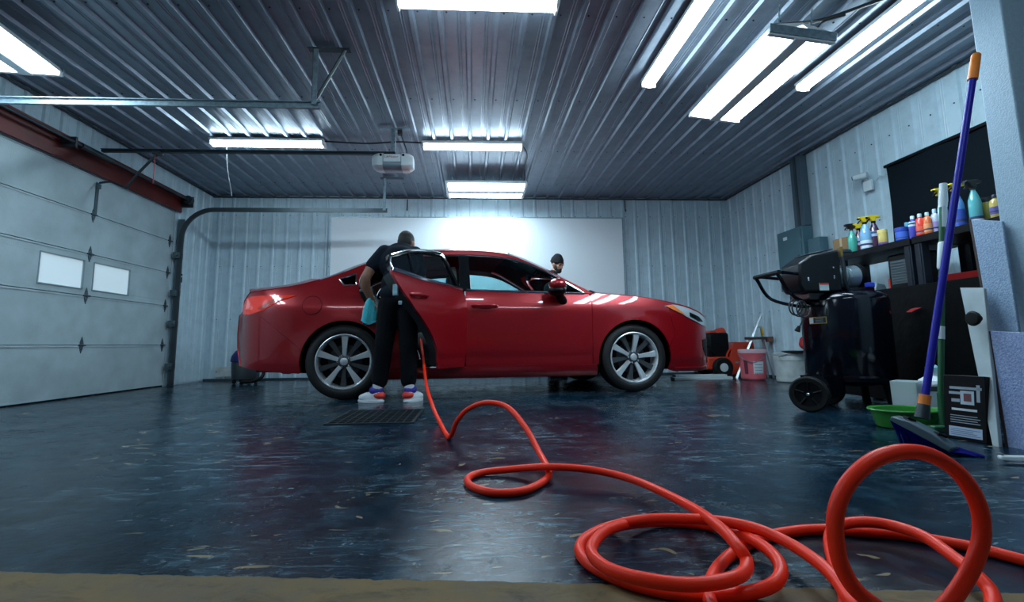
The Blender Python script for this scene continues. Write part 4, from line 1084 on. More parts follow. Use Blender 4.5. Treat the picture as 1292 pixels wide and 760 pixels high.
# ================================================================== RIGHT WALL FIXTURES
M_GREENBOX = mat('grey_green_enamel', (.07, .15, .19), .45)
ep = empty('electrical_panel', (XR - .02, 5.65, 1.12), 0, 'grey-green electrical panel cabinet on the right wall under the conduit', 'electrical panel')
MB().b2((-.13, -.24, 0), (0, .24, .76)).build('cabinet', M_GREENBOX, ep, bevel=.006)
MB().b2((-.142, -.21, .03), (-.13, .21, .73)).build('door', M_GREENBOX, ep, bevel=.003)
MB().b2((-.147, .03, .64), (-.142, .10, .68)).build('label', M_WHITE, ep)
MB().b2((-.15, -.18, .35), (-.142, -.15, .41)).build('latch', M_DKSTEEL, ep)
cdt = empty('cable_duct', (XR - .02, 5.50, 1.885), 0, 'tall dark cable duct running from the electrical panel to the ceiling', 'duct')
MB().b2((-.09, -.09, 0), (0, .09, ZC - 1.885 - .05)).build('channel', mat('duct_grey', (.07, .11, .14), .45), cdt, bevel=.004)
MB().b2((-.10, -.02, 0), (-.09, .02, ZC - 1.885 - .05)).build('cover_strip', mat('duct_dark', (.03, .05, .065), .45), cdt)
g2 = MB().b2((XR - .13, 5.18, 1.49), (XR - .02, 5.37, 1.69)); tag(g2.build('wall_box', M_GREENBOX, bevel=.006), 'small grey-green electrical box on the wall beside the panel', 'electrical box')
# security camera
cmn = empty('security_camera', (XR - .02, 4.56, 2.12), 0, 'small white security camera on the right wall beside the black sheet', 'security camera')
MB().b2((-.035, -.07, -.10), (0, .03, .01)).build('mount_box', M_WHITE, cmn, bevel=.006)
MB().tube([(-.02, -.03, .01), (-.07, -.03, .04), (-.08, .0, .055)], .008, 6).build('arm', M_WHITE, cmn)
MB().cyl((-.05, -.06, .06), (-.11, .05, .06), .032, n=14).build('camera_body', M_WHITE, cmn, bevel=.004)
MB().cyl((-.109, .048, .06), (-.115, .058, .06), .022, n=14).build('lens', M_BLK, cmn)
cord([(XR - .022, 4.47, 2.10), (XR - .04, 4.40, 2.13), (XR - .05, 4.33, 2.12), (XR - .03, 4.28, 2.16)], .005, 'thin white cable from the security camera to the black sheet', M_WHITE)
bs = empty('black_sheet', (XR - .02, 3.55, 1.40), 0, 'large black sheet hung on the right wall above the shelves', 'sheet')
rows = []
for i in range(13):
    y = -.85 + 1.60 * i / 12
    rows.append([Vector((-.03 - .012 * math.sin(i * 1.3 + k * .5), y, .02 + .76 * k / 6 + .004 * math.sin(i * 2))) for k in range(7)])
MB().grid(rows).build('cloth', mat('black_sheet_cloth', (.003, .007, .012), .8, spec=.15), bs, solid=.006, soff=0)
MB().b2((-.05, -.86, .775), (-.02, .76, .80)).build('batten', M_BLK, bs)

# ================================================================== SHELVES
M_SHELF = mat('black_shelf_resin', (.0018, .0025, .004), .5, spec=.15, bump=.15, bscale=60)
SX0, SX1 = 3.40, 3.92
def shelf_unit(y0, y1, label):
    u = empty('shelf_unit', ((SX0 + SX1) / 2, (y0 + y1) / 2, 0), 0, label, 'shelving', 'black shelving units')
    hx, hy = (SX1 - SX0) / 2, (y1 - y0) / 2
    for z in (.12, .52, .905, 1.275):
        b = MB().b2((-hx, -hy, z - .045), (hx, hy, z))
        b.b2((-hx - .008, -hy, z - .05), (-hx, hy, z + .006))
        b.build('shelf', M_SHELF, u, bevel=.004)
    for sx in (-1, 1):
        for sy in (-1, 1):
            x, y = sx * (hx - .035), sy * (hy - .035)
            p = MB().b2((x - .03, y - .03, 0), (x + .03, y + .03, 1.24))
            p.b2((x - .036, y - .018, .0), (x - .03, y + .018, 1.22)) if sx < 0 else None
            p.build('post', mat('shelf_post', (.004, .008, .016), .45, spec=.25), u, bevel=.006)
    return u
shelf_unit(3.46, 4.50, 'far black resin shelf unit behind the air compressor')
shelf_unit(2.40, 3.44, 'near black resin shelf unit beside the blue-white post')
TOP = 1.276
def lat(prof, m, n=18):
    b = MB().lathe(prof, n); return b
LBL = mat('paper_label', (.62, .70, .78), .6)
def bottle(loc, kind, h, r, col, cap, label, name='bottle', rz=0, lab=None, lcol=None, grp='bottles on the top shelf', s=1.0):
    t = empty(name, loc, rz, label, 'bottle', grp)
    cm_ = mat('liquid_%02d%02d%02d' % tuple(int(c * 99) for c in col), col, .18, coat=.6)
    kp = mat('cap_%02d%02d%02d' % tuple(int(c * 99) for c in cap), cap, .4)
    if kind == 'spray':
        MB().lathe([(r * .9, 0), (r, .008), (r, h * .50), (r * .92, h * .58), (r * .55, h * .74), (r * .36, h * .80), (r * .34, h * .84)], 20).build('body', cm_, t)
        MB().lathe([(r * .42, h * .82), (r * .42, h * .89), (r * .3, h * .90)], 14).build('collar', kp if cap[0] < .1 else M_BLK, t)
        hd_ = MB().prism([(-.022, h * .88), (-.030, h * .945), (-.050, h * .97), (-.048, h * 1.0), (.02, h * 1.02), (.050, h * .985), (.045, h * .955), (.012, h * .95), (.012, h * .88)], 'y', -.012, .012)
        hd_.xf(Matrix.Translation((0, 0, h * .88)) @ Matrix.Diagonal((1.15, 1.5, 1.35, 1)) @ Matrix.Translation((0, 0, -h * .88))).build('trigger_head', kp, t, bevel=.004)
        MB().tube([(-.028, 0, h * .95), (-.050, 0, h * .90), (-.062, 0, h * .84)], .006, 6).build('trigger', kp if cap[0] < .1 else M_BLK, t)
        MB().cyl((-.050, 0, h * .985), (-.062, 0, h * .985), .009, n=8).build('nozzle', kp if cap[0] < .1 else M_BLK, t)
    elif kind == 'jug':
        MB().lathe([(r * .92, 0), (r, .006), (r, h * .66), (r * .8, h * .78), (r * .38, h * .84), (r * .36, h * .88)], 20).build('body', cm_, t)
        MB().lathe([(r * .46, h * .86), (r * .46, h * .97), (r * .40, h)], 14).build('cap', kp, t)
    elif kind == 'tub':
        MB().lathe([(r * .94, 0), (r, .006), (r, h * .82), (r * .96, h * .84)], 22).build('body', cm_, t)
        MB().lathe([(r * 1.04, h * .82), (r * 1.04, h * .97), (r * .98, h)], 22).build('lid', kp, t)
    if lab:
        z0, z1 = lab
        lm = mat('label_%02d%02d%02d' % tuple(int(c * 99) for c in lcol), lcol, .6) if lcol else LBL
        MB().lathe([(r * 1.0, h * z0), (r * 1.025, h * z0), (r * 1.025, h * z1), (r * 1.0, h * z1)], 20).build('label', lm, t)
        MB().lathe([(r * 1.025, h * (z0 + .08)), (r * 1.035, h * (z0 + .08)), (r * 1.035, h * (z0 + .14)), (r * 1.025, h * (z0 + .14))], 20).build('printed_band', mat('print_dark', (.03, .04, .12), .6), t)
    return t
Yel, Blk, Wht = (.85, .62, .02), (.012, .012, .014), (.60, .74, .82)
def onshelf(px, X): return (X, atX(px, 310, X).y, TOP)
bottle(onshelf(1076, 3.49), 'spray', .27, .036, (.06, .38, .30), Blk, 'teal-green spray bottle with black head at the far end of the shelf', 'spray_bottle')
bottle(onshelf(1085, 3.55), 'spray', .27, .036, (.10, .02, .05), Yel, 'dark maroon spray bottle half hidden beside the teal one', 'spray_bottle', lab=(.30, .55), lcol=(.30, .40, .55))
bottle(onshelf(1093.5, 3.46), 'spray', .285, .043, (.20, .42, .65), Yel, 'light blue spray bottle with yellow head and white label', 'spray_bottle', lab=(.06, .30))
bottle(onshelf(1105, 3.52), 'spray', .29, .040, (.07, .03, .07), Yel, 'dark purple spray bottle with yellow head, beside a small yellow jar', 'spray_bottle', lab=(.40, .56), lcol=(.30, .38, .58))
bottle(onshelf(1115, 3.49), 'tub', .15, .034, (.60, .45, .12), (.65, .50, .15), 'small yellow jar with purple label among the far spray bottles', 'jar', lab=(.02, .26), lcol=(.16, .06, .30))
bottle(onshelf(1140, 3.50), 'tub', .125, .045, (.015, .06, .42), (.02, .05, .35), 'round royal blue tub at the shelf joint', 'tub', lab=(.2, .7), lcol=(.04, .12, .55))
bottle(onshelf(1147, 3.62), 'jug', .19, .032, (.10, .38, .52), (.12, .42, .58), 'cyan-blue bottle half hidden behind the blue tub', 'bottle')
bottle(onshelf(1155, 3.48), 'jug', .19, .030, (.06, .06, .42), Wht, 'violet-blue bottle with white cap next to the red bottle', 'bottle', lab=(.55, .74), lcol=(.45, .65, .78))
bottle(onshelf(1164.5, 3.46), 'jug', .185, .030, (.75, .05, .03), Wht, 'bright red bottle with pale cap', 'bottle', lab=(.12, .45), lcol=(.80, .12, .06))
bottle(onshelf(1174, 3.46), 'jug', .18, .027, (.80, .17, .04), Wht, 'orange-red bottle with pale cap', 'bottle', lab=(.15, .5), lcol=(.80, .30, .12))
bottle(onshelf(1184, 3.50), 'jug', .20, .027, (.55, .62, .75), Wht, 'white bottle with lilac label left of the green pole', 'bottle', lab=(.15, .5), lcol=(.40, .30, .60))
bottle(onshelf(1195, 3.46), 'spray', .31, .030, (.35, .62, .78), Yel, 'pale blue spray bottle with yellow head behind the green pole', 'spray_bottle')
bottle(onshelf(1215, 3.46), 'spray', .31, .036, (.12, .28, .62), Yel, 'big blue spray bottle with yellow head right of the broom handle', 'spray_bottle', lab=(.05, .42), lcol=(.03, .08, .42))
bottle(onshelf(1237, 3.48), 'spray', .30, .036, (.10, .42, .45), Blk, 'turquoise spray bottle with black head near the post', 'spray_bottle', lab=(.04, .14))
bottle(onshelf(1251, 3.56), 'tub', .19, .030, (.45, .38, .05), Blk, 'yellow can with black lid next to the post', 'can')
bottle(onshelf(1263, 3.47), 'jug', .17, .030, (.55, .40, .10), (.02, .02, .05), 'small amber bottle partly hidden by the post', 'bottle', lab=(.2, .5), lcol=(.10, .08, .25))
# cardboard box, far end
bx = empty('cardboard_box', (3.60, 4.30, TOP), .1, 'small brown cardboard box at the far end of the top shelf', 'box')
MB().b2((-.08, -.09, 0), (.08, .09, .19)).build('carton', mat('brown_card', (.22, .13, .06), .8), bx, bevel=.003)
MB().b2((-.081, -.012, .0), (-.0805, .012, .19)).b2((-.081, -.012, .19), (.081, .012, .191)).build('tape', mat('tan_tape', (.42, .32, .20), .5), bx)
# things on the middle shelf
MID = .906
ht = empty('heater', (3.60, atX(1134, 340, 3.45).y, MID), 0, 'black heater with slatted grey grille on the middle shelf', 'heater')
MB().b2((-.12, -.135, 0), (.12, .135, .29)).build('case', M_BLK, ht, bevel=.02)
MB().b2((-.128, -.10, .04), (-.12, .10, .235)).build('panel', mat('heater_grey', (.06, .09, .105), .5), ht, bevel=.004)
for k in range(8): MB().b2((-.133, -.095, .055 + .022 * k), (-.128, .095, .062 + .022 * k)).build('slat', M_DKSTEEL, ht)
MB().tube([(0, -.06, .29), (0, -.05, .31), (0, .05, .31), (0, .06, .29)], .008, 6).build('handle', M_BLK, ht)
oc = empty('fuel_can', (3.56, atX(1109, 350, 3.5).y, MID), .2, 'small orange-red can on the middle shelf left of the heater', 'can')
MB().b2((-.04, -.05, 0), (.04, .05, .12)).build('can_body', mat('orange_red_plastic', (.75, .06, .03), .4), oc, bevel=.012)
MB().cyl((0, .02, .115), (0, .02, .15), .014, n=10).build('spout', M_BLK, oc)
MB().tube([(0, -.035, .115), (0, -.03, .14), (0, .0, .14), (0, .01, .118)], .007, 6).build('handle', MATS['orange_red_plastic'], oc)
gb = empty('grey_case', (3.55, atX(1113, 365, 3.5).y - .02, MID), 0, 'small blue-grey wedge-shaped case beside the orange can', 'case')
gb.location.y -= .0
for o in [gb]: o.location = (3.47, oc.location.y + .005, MID)
MB().prism([(-.06, 0), (.06, 0), (.04, .055), (-.03, .075)], 'y', -.05, .05).build('shell', mat('case_grey', (.14, .20, .24), .5), gb, bevel=.008)
MB().b2((-.052, -.02, .02), (-.046, .02, .03)).build('clasp', M_DKSTEEL, gb)
oc.location = (3.66, oc.location.y, MID)
tray = empty('red_tray', (3.60, 3.06, MID), 0, 'low red tray on the middle shelf behind the broom handle', 'tray')
MB().prism([(-.16, 0), (.16, 0), (.19, .05), (.175, .05), (.15, .012), (-.15, .012), (-.175, .05), (-.19, .05)], 'y', -.25, .22).build('tray_body', mat('red_plastic', (.55, .03, .03), .4), tray)
for y in (-.25, .22): MB().prism([(-.16, 0), (.16, 0), (.19, .05), (-.19, .05)], 'y', y - .006, y + .006).build('end_wall', MATS['red_plastic'], tray)
pw = blob('plastic_wrap', [('s', (3.50, 2.66, .965), (.08, .11, .058)), ('s', (3.46, 2.73, .95), (.06, .06, .045)), ('s', (3.52, 2.585, .95), (.06, .07, .045)), ('s', (3.49, 2.64, 1.0), (.05, .06, .04))], mat('clear_wrap', (.38, .55, .62), .25, bump=1., bscale=22), None, .010, 1)
tag(pw, 'crumpled bundle of clear plastic wrap on the middle shelf by the post', 'plastic wrap')
# black cover draped over the front of the lower shelves
rows = []
for i in range(27):
    y = 2.42 + 1.75 * i / 26
    dx = .03 * math.sin(i * 1.7) + .018 * math.sin(i * .9 + 1)
    rows.append([Vector((3.372 - .02 - .35 * abs(dx) * t - .035 * t, y, .900 - .88 * t)) for t in [k / 8 for k in range(9)]])
cv = empty('black_cover', (3.36, 3.3, 0), 0, 'black cover with red mark hanging over the lower shelves', 'cover')
iv = Matrix.Translation((-3.36, -3.3, 0))
MB().grid(rows).xf(iv).build('cloth', mat('black_cover_cloth', (.001, .0013, .002), .6, spec=.12, bump=.5, bscale=12), cv, solid=.006, soff=0, sharp=80)
mk = [atX(1146, 394, 3.33), atX(1152, 390, 3.33), atX(1158, 388.5, 3.33), atX(1165, 388, 3.33), atX(1158, 391, 3.33), atX(1152, 394, 3.33)]
MB().add([iv @ V3((3.318, p.y, p.z)) for p in mk] + [iv @ V3((3.312, p.y, p.z)) for p in mk], [tuple(range(6)), tuple(range(11, 5, -1))] + [(i, (i + 1) % 6, 6 + (i + 1) % 6, 6 + i) for i in range(6)]).build('red_mark', mat('red_print', (.45, .03, .03), .5), cv)
# ================================================================== AIR COMPRESSOR
M_TANK = mat('gloss_black_paint', (.003, .004, .009), .14, spec=.4)
cc = atY(1068, 430, 3.52)
TXc, TYc = cc.x, cc.y
cp = empty('air_compressor', (TXc, TYc, 0), 0, 'black upright air compressor on wheels in front of the shelves', 'air compressor')
TR = .285
MB().lathe([(0, .15), (TR * .5, .155), (TR * .85, .18), (TR, .225), (TR, .79), (TR * .96, .825), (TR * .80, .850), (0, .865)], 36).build('tank', M_TANK, cp, sharp=60)
MB().lathe([(TR * 1.01, .225), (TR * 1.01, .24)], 36).build('weld_seam', M_TANK, cp, solid=.004)
# printed label on the tank
def on_tank(px, py):
    d = ray(px, py); o = V3((0, 0, CAM_H)) - V3((TXc, TYc, 0))
    a = d.x**2 + d.y**2; b = 2 * (o.x*d.x + o.y*d.y); c = o.x**2 + o.y**2 - (TR + .002)**2
    t = (-b - math.sqrt(max(0, b*b - 4*a*c))) / (2*a); p = o + d * t
    return math.atan2(p.y, p.x), p.z
a0, z0 = on_tank(1031, 405)
def tank_label(name, da, z1, z2, m, r, a=None):
    a = a0 if a is None else a
    MB().grid([[V3((r * math.cos(a + da * k / 4), r * math.sin(a + da * k / 4), z)) for k in range(-4, 5)] for z in (z1, z2)]).build(name, m, cp, solid=.001, soff=0)
tank_label('label_border', .24, z0 - .022, z0 + .028, mat('label_amber', (.55, .36, .10), .5), TR + .002)
tank_label('label_face', .22, z0 - .017, z0 + .023, mat('label_black', (.02, .025, .03), .5), TR + .0035)
tank_label('label_caution', .06, z0 - .017, z0 + .023, M_WHITE, TR + .0045, a0 - .16)
for k in range(3): tank_label('label_line', .10, z0 - .010 + .012 * k, z0 - .006 + .012 * k, mat('label_grey', (.25, .30, .33), .5), TR + .0045, a0 + .06)
# axle, wheels, front foot
ws_ = G(1023, 520, 0); wx, wy = ws_.x - TXc, ws_.y - TYc
adir = V3((-.75, -.66, 0)).normalized()
def cart_wheel(c):
    M = Matrix((V3((0, 0, 1)), adir.cross(V3((0, 0, 1))), adir)).transposed()
    w_ = MB().lathe([(.085, -.028), (.112, -.030), (.122, -.020), (.122, .020), (.112, .030), (.085, .028), (.085, -.028)], 32, c, M).build('wheel', M_BLKR, cp)
    MB().lathe([(0, -.02), (.088, -.02), (.088, .018), (.03, .012), (0, .012)], 24, c, M).build('wheel_disc', M_BLK, w_)
    for k in range(5):
        a = 2 * PI * k / 5
        MB().cyl(c + M @ V3((.03 * math.cos(a), .03 * math.sin(a), .016)), c + M @ V3((.084 * math.cos(a), .084 * math.sin(a), .020)), .009, n=6).build('wheel_spoke', M_BLK, w_)
    MB().lathe([(.012, .0), (.012, .032), (.006, .036), (0, .036)], 10, c, M).build('axle_nut', M_CHROME, w_)
c1 = V3((wx, wy, .122)); c2 = c1 - adir * .50
cart_wheel(c1); cart_wheel(c2)
MB().cyl(c1, c2, .011, n=8).build('axle', M_DKSTEEL, cp)
MB().prism([(-.05, .10), (.05, .10), (.09, .24), (-.09, .24)], 'y', -.10, .10).xf(Matrix.Translation((wx * .62, wy * .5, 0)) @ Matrix.Rotation(.3, 4, 'Z')).build('wheel_bracket', M_TANK, cp)
for s_ in (-1, 1): MB().cyl((.17, s_ * .10 - .02, .18), (.20, s_ * .12 - .02, .0), .022, .030, n=10).build('rubber_foot', M_BLKR, cp)
# pump shroud (faces left), control panel, motor
def K(px, py, Y): p = atY(px, py, Y); return V3((p.x - TXc, p.y - TYc, p.z))
s0, s1 = K(1007, 372, 3.40), K(1059, 372, 3.40)
zt, zb = K(1030, 322, 3.4).z, K(1030, 369, 3.4).z
x0, x1 = s0.x, s1.x
shp = [(x0 + .02, zb), (x1, zb), (x1, zt + .035), (x0 + .10, zt - .005), (x0, zt - .07), (x0 - .01, zb + .05)]
sh_ = MB().prism(shp, 'y', -.16, .06).build('pump_shroud', mat('satin_black', (.005, .007, .010), .35, spec=.3), cp, bevel=.015)
MB().prism([(x0 + .105, zt + .004), (x1 - .01, zt + .044), (x1 - .01, zt + .052), (x0 + .105, zt + .012)], 'y', -.12, .04).build('control_panel', M_DKSTEEL, cp, bevel=.004)
for bx_, bz_ in ((.05, .10), (.05, .085), (.25, .10), (.25, .115), (.25, .18)):
    MB().cyl((x0 + bx_, -.176, zb + bz_), (x0 + bx_, -.158, zb + bz_), .007, n=8).build('bolt', M_CHROME, cp)
MB().b2((x0 + .14, -.164, zb + .01), (x0 + .21, -.159, zb + .065)).build('warning_label', M_WHITE, cp)
MB().b2((x0 + .14, -.1655, zb + .052), (x0 + .21, -.164, zb + .065)).build('warning_band', mat('band_red', (.5, .05, .04), .5), cp)
MB().lathe([(.10, .0), (.105, .01), (.10, .03), (.06, .038), (0, .038)], 24, (x1 + .10, 0, zt + .02)).build('air_filter', M_DKSTEEL, cp)
MB().cyl((x1 + .02, -.15, zt - .02), (x1 + .02, -.15, zt + .055), .014, n=10).build('brass_fitting', mat('brass', (.45, .28, .10), .3, .9), cp)
MB().tube(catmull([(x1 + .02, -.15, zt - .01), (x1 + .025, -.155, zt - .08), (x1 + .03, -.15, zb + .08), (x1 + .07, -.13, zb + .01), (x1 + .14, -.10, zb - .01)], 6), .014, 8).build('discharge_pipe', M_DKSTEEL, cp)
mz = (zb + zt) / 2 - .01; mx0 = x1 + .02
Mx = Matrix.Rotation(PI / 2, 3, 'Y')
MB().lathe([(.075, 0), (.085, .005), (.085, .12), (.09, .125), (.092, .20), (.07, .215), (0, .215)], 28, (mx0, 0, mz), Mx).build('motor', mat('motor_silver', (.30, .38, .42), .4, .5), cp)
for k in range(6): MB().lathe([(.086, .02 + k * .016), (.091, .02 + k * .016), (.091, .026 + k * .016), (.086, .026 + k * .016)], 24, (mx0, 0, mz), Mx).build('cooling_fin', MATS['motor_silver'], cp)
MB().lathe([(.094, .20), (.10, .205), (.10, .235), (.08, .245), (0, .245)], 24, (mx0, 0, mz), Mx).build('fan_cover', M_BLK, cp)
MB().cyl((mx0 + .12, -.02, mz + .08), (mx0 + .12, -.02, mz + .125), .028, n=12).build('capacitor', M_BLK, cp)
MB().b2((mx0 - .02, -.12, mz - .13), (mx0 + .26, .14, mz - .095)).build('base_plate', M_TANK, cp)
MB().b2((mx0 + .20, -.14, mz - .095), (mx0 + .25, -.10, mz - .06)).build('blue_valve', mat('blue_plastic', (.03, .06, .55), .4), cp, bevel=.004)
MB().b2((x0 + .10, -.1, .80), (x1 + .24, .12, mz - .13)).build('saddle', M_TANK, cp)
# push handle on the left
h0, h1, h2_ = K(981, 344, 3.3), K(1010, 346, 3.4), K(1019, 402, 3.45)
for dy in (-.0, .26):
    o_ = V3((0, dy, 0))
    MB().tube(catmull([h1 + o_ + V3((.04, 0, 0)), h1 + o_, h0 + o_ + V3((.03, 0, .003)), h0 + o_, h0 + o_ + V3((.01, 0, -.03)), (h0 + h2_) / 2 + o_, V3((-TR * .93, -.05 + dy * .6, .76))], 5), .013, 8).build('handle_tube', M_TANK, cp)
MB().cyl(h0 + V3((0, -.02, 0)), h0 + V3((0, .28, 0)), .017, n=10).build('handle_grip', M_BLKR, cp)
# coiled mains cord hanging under the handle
cr = []
for k in range(44):
    a = 2 * PI * k / 14
    rr0 = 1 + .22 * math.sin(k * .37); q = K(1009 + 7.5 * rr0 * math.cos(a), 389 + 10 * rr0 * math.sin(a), 3.38); cr.append(q + V3((0, -.06 + k * .003, 0)))
cr += [K(1014, 400, 3.36), K(1011, 408, 3.36), K(1008, 414, 3.36)]
MB().tube(catmull(cr, 2), .0055, 6).build('power_cord', M_CORD, cp)
MB().cyl(K(1008.5, 412, 3.36), K(1006, 418, 3.36), .011, .02, n=10).build('power_plug', M_BLKR, cp)

# ================================================================== BROOM, POLES, BINS BY THE POST
M_BBLUE = mat('broom_blue', (.012, .010, .32), .4, spec=.3)
M_BORANGE = mat('broom_orange', (.80, .22, .03), .45)
br0 = atY(1164, 522, 2.12); br1 = atY(1232, 68, 2.135)
bm_ = empty('push_broom', (br0.x, br0.y, 0), 0, 'broom with long blue handle, orange grip and blue bristles leaning on the post', 'broom')
L0 = lambda p: V3(p) - V3((br0.x, br0.y, 0))
d_ = (br1 - br0)
MB().tube([L0(br0), L0(br0 + d_ * .93)], .0155, 14).build('handle', M_BBLUE, bm_)
MB().tube([L0(br0 + d_ * .92), L0(br0 + d_ * .995), L0(br1)], [.021, .020, .014], 14).build('grip', M_BORANGE, bm_)
MB().tube([L0(br0 - d_ * .012), L0(br0 + d_ * .030)], [.030, .022], 12).build('socket', M_DKSTEEL, bm_)
MB().tube([L0(br0 + d_ * .022), L0(br0 + d_ * .046)], .0235, 12).build('orange_collar', M_BORANGE, bm_)
ha, hb_ = atY(1128, 527, 2.17), atY(1205, 568, 1.97)
hd3 = (hb_ - ha); hn = hd3.cross(V3((0, 0, 1))).normalized(); hup = hn.cross(hd3).normalized()
hc = (ha + hb_) / 2; Rh = Matrix((hd3.normalized(), hn, hup)).transposed()
HL = hd3.length / 2
MB().prism([(-HL, -.012), (HL, -.012), (HL, .010), (HL * .4, .028), (-HL * .4, .028), (-HL, .010)], 'y', -.032, .032).xf(Matrix.Translation(L0(hc)) @ Rh.to_4x4()).build('head_block', mat('broom_block', (.05, .085, .11), .5), bm_, bevel=.006)
random.seed(5)
bri = MB()
for i in range(24):
    for j in range(5):
        u, v = -HL * .96 + 2 * HL * .96 * i / 23, -.026 + .013 * j
        p = hc + Rh @ V3((u, v, -.010))
        tip = V3((p.x + .05 + random.uniform(-.006, .006) + .03 * (i / 23), p.y - .03 * (i / 23) + (j - 2) * .008 + random.uniform(-.006, .006), .004))
        bri.tube([L0(p), L0((p + tip) / 2 + V3((.004, 0, .004))), L0(tip)], [.005, .0055, .005], 4)
tag(bri.build('bristles', mat('blue_bristle', (.008, .008, .20), .7, spec=.15), bm_), kind='stuff')
for q in (-.55, .45):
    MB().tube([L0(hc + Rh @ V3((HL * q - .02, .0, .026))), L0(hc + Rh @ V3((HL * q, .012, .034))), L0(hc + Rh @ V3((HL * q + .02, -.01, .03)))], .006, 6).build('scraper_clip', M_BLK, bm_)
# green and white pole
g0 = atY(1187, 494, 2.50); g1 = atY(1190, 253, 2.50)
gp_ = empty('green_pole', (g0.x, g0.y, 0), 0, 'upright green pole with white grips behind the broom handle', 'pole')
L1 = lambda px, py: (lambda p: V3((p.x - g0.x, p.y - g0.y, p.z)))(atY(px, py, 2.50))
M_GRN = mat('dark_green_enamel', (.015, .10, .04), .4)
g_b = V3((0, 0, .125))
MB().tube([L1(1187, 500), L1(1189, 262)], .0145, 12).build('pole', M_GRN, gp_)
MB().tube([L1(1189.7, 262), L1(1189.9, 254), L1(1190.2, 232)], [.020, .022, .018], 12).tube([L1(1189.6, 287), L1(1189.7, 262)], .0175, 12).build('top_grip', M_WHITE, gp_)
MB().tube([L1(1187.6, 340), L1(1188, 337), L1(1189, 308), L1(1189.2, 304.5)], [.016, .021, .021, .014], 12).build('middle_grip', M_WHITE, gp_)
MB().tube([L1(1187, 428), L1(1187, 412)], .018, 10).build('sticker', M_WHITE, gp_)
MB().b2((-.10, -.04, .0), (.10, .04, .035)).build('squeegee_block', M_GRN, gp_, bevel=.008)
MB().cyl((0, 0, .03), L1(1187, 496), .026, .018, n=12).build('socket', M_GRN, gp_)
# green tub lying on the floor, white caddy with bottle, white bottle
gt = G(1152, 545, 0)
tb = empty('green_basin', (2.47, 2.66, 0), 0, 'low bright green basin on the floor behind the broom head', 'basin')
MB().lathe([(.13, .0), (.15, .004), (.175, .09), (.185, .092), (.185, .098), (.168, .098), (.143, .012), (0, .012)], 32).xf(Matrix.Diagonal((1.05, .75, 1, 1))).build('basin_body', mat('bright_green', (.03, .22, .03), .35), tb)
MB().tube([V3((.19 * math.cos(a), .142 * math.sin(a), .097)) for a in [2 * PI * k / 32 for k in range(33)]], .007, 6, False).build('rim', MATS['bright_green'], tb)
wb = atY(1152, 520, 2.36)
cdy = empty('white_caddy', (2.715, 2.90, 0), .6, 'white open plastic caddy standing behind the green basin', 'caddy')
cz = .235
MB().prism([(-.055, 0), (.055, 0), (.075, cz), (.068, cz), (.050, .012), (-.050, .012), (-.068, cz), (-.075, cz)], 'y', -.06, .06).build('shell', M_WHITE, cdy)
for y in (-.06, .06): MB().prism([(-.055, 0), (.055, 0), (.075, cz), (-.075, cz)], 'y', y - .003, y + .003).build('end_panel', M_WHITE, cdy)
jp = atY(1172, 490, 2.62)
jg = empty('white_jug', (2.93, 2.93, 0), 0, 'white jug with dark band behind the broom handle', 'jug')
MB().lathe([(.075, 0), (.08, .006), (.08, .20), (.082, .205), (.082, .215), (.075, .235), (.035, .262), (.030, .29)], 24).build('jug_body', M_WHITE, jg)
MB().lathe([(.081, .17), (.084, .17), (.084, .20), (.081, .20)], 24).build('band', M_DKSTEEL, jg)
MB().lathe([(.036, .285), (.036, .315), (.02, .33), (0, .33)], 14).build('cap', mat('cap_pale_blue', (.35, .60, .72), .4), jg)
# black printed carton
k0, k1 = G(1192, 552, 0), G(1246, 561, 0)
kd = (k1 - k0); kd.z = 0; kang = math.atan2(kd.y, kd.x)
ct = empty('printed_carton', (k0.x, k0.y, 0), kang, 'black printed carton with a pale label leaning by the boards', 'carton')
kw = kd.length; kh = .315
lean = Matrix.Rotation(-.12, 4, 'X')
B_ = MB().b2((0, 0, 0), (kw, .07, kh)).xf(lean); B_.build('box', M_BLK, ct, bevel=.003)
def on(a, b, name, m, t=.0012): MB().b2((a[0] * kw, -t, a[1] * kh), (b[0] * kw, 0, b[1] * kh)).xf(lean).build(name, m, ct)
M_PG = mat('print_pale_grey', (.30, .36, .42), .5); M_PW = mat('print_white', (.55, .62, .68), .5)
on((.12, .05), (.90, .20), 'pale_label', mat('label_lilac', (.42, .52, .66), .6))
for k in range(4): on((.16, .075 + .028 * k), (.16 + .7 - .08 * (k % 3), .083 + .028 * k), 'label_text_line', mat('label_ink', (.12, .16, .30), .6), .0022)
for k in range(4): on((.16, .26 + .035 * k), (.86 - .06 * (k % 2), .272 + .035 * k), 'text_line', M_PG)
on((.20, .45), (.80, .485), 'title_print', M_PW)
on((.42, .55), (.74, .76), 'machine_picture', mat('machine_pale', (.42, .50, .58), .5)); on((.50, .60), (.68, .72), 'machine_screen', mat('machine_red', (.16, .05, .06), .5), .002)
on((.14, .70), (.42, .74), 'picture_arm', M_PG); on((.16, .78), (.92, .82), 'picture_rail', M_PG); on((.80, .60), (.88, .86), 'picture_column', M_PG); on((.20, .58), (.40, .63), 'picture_base', M_PG)
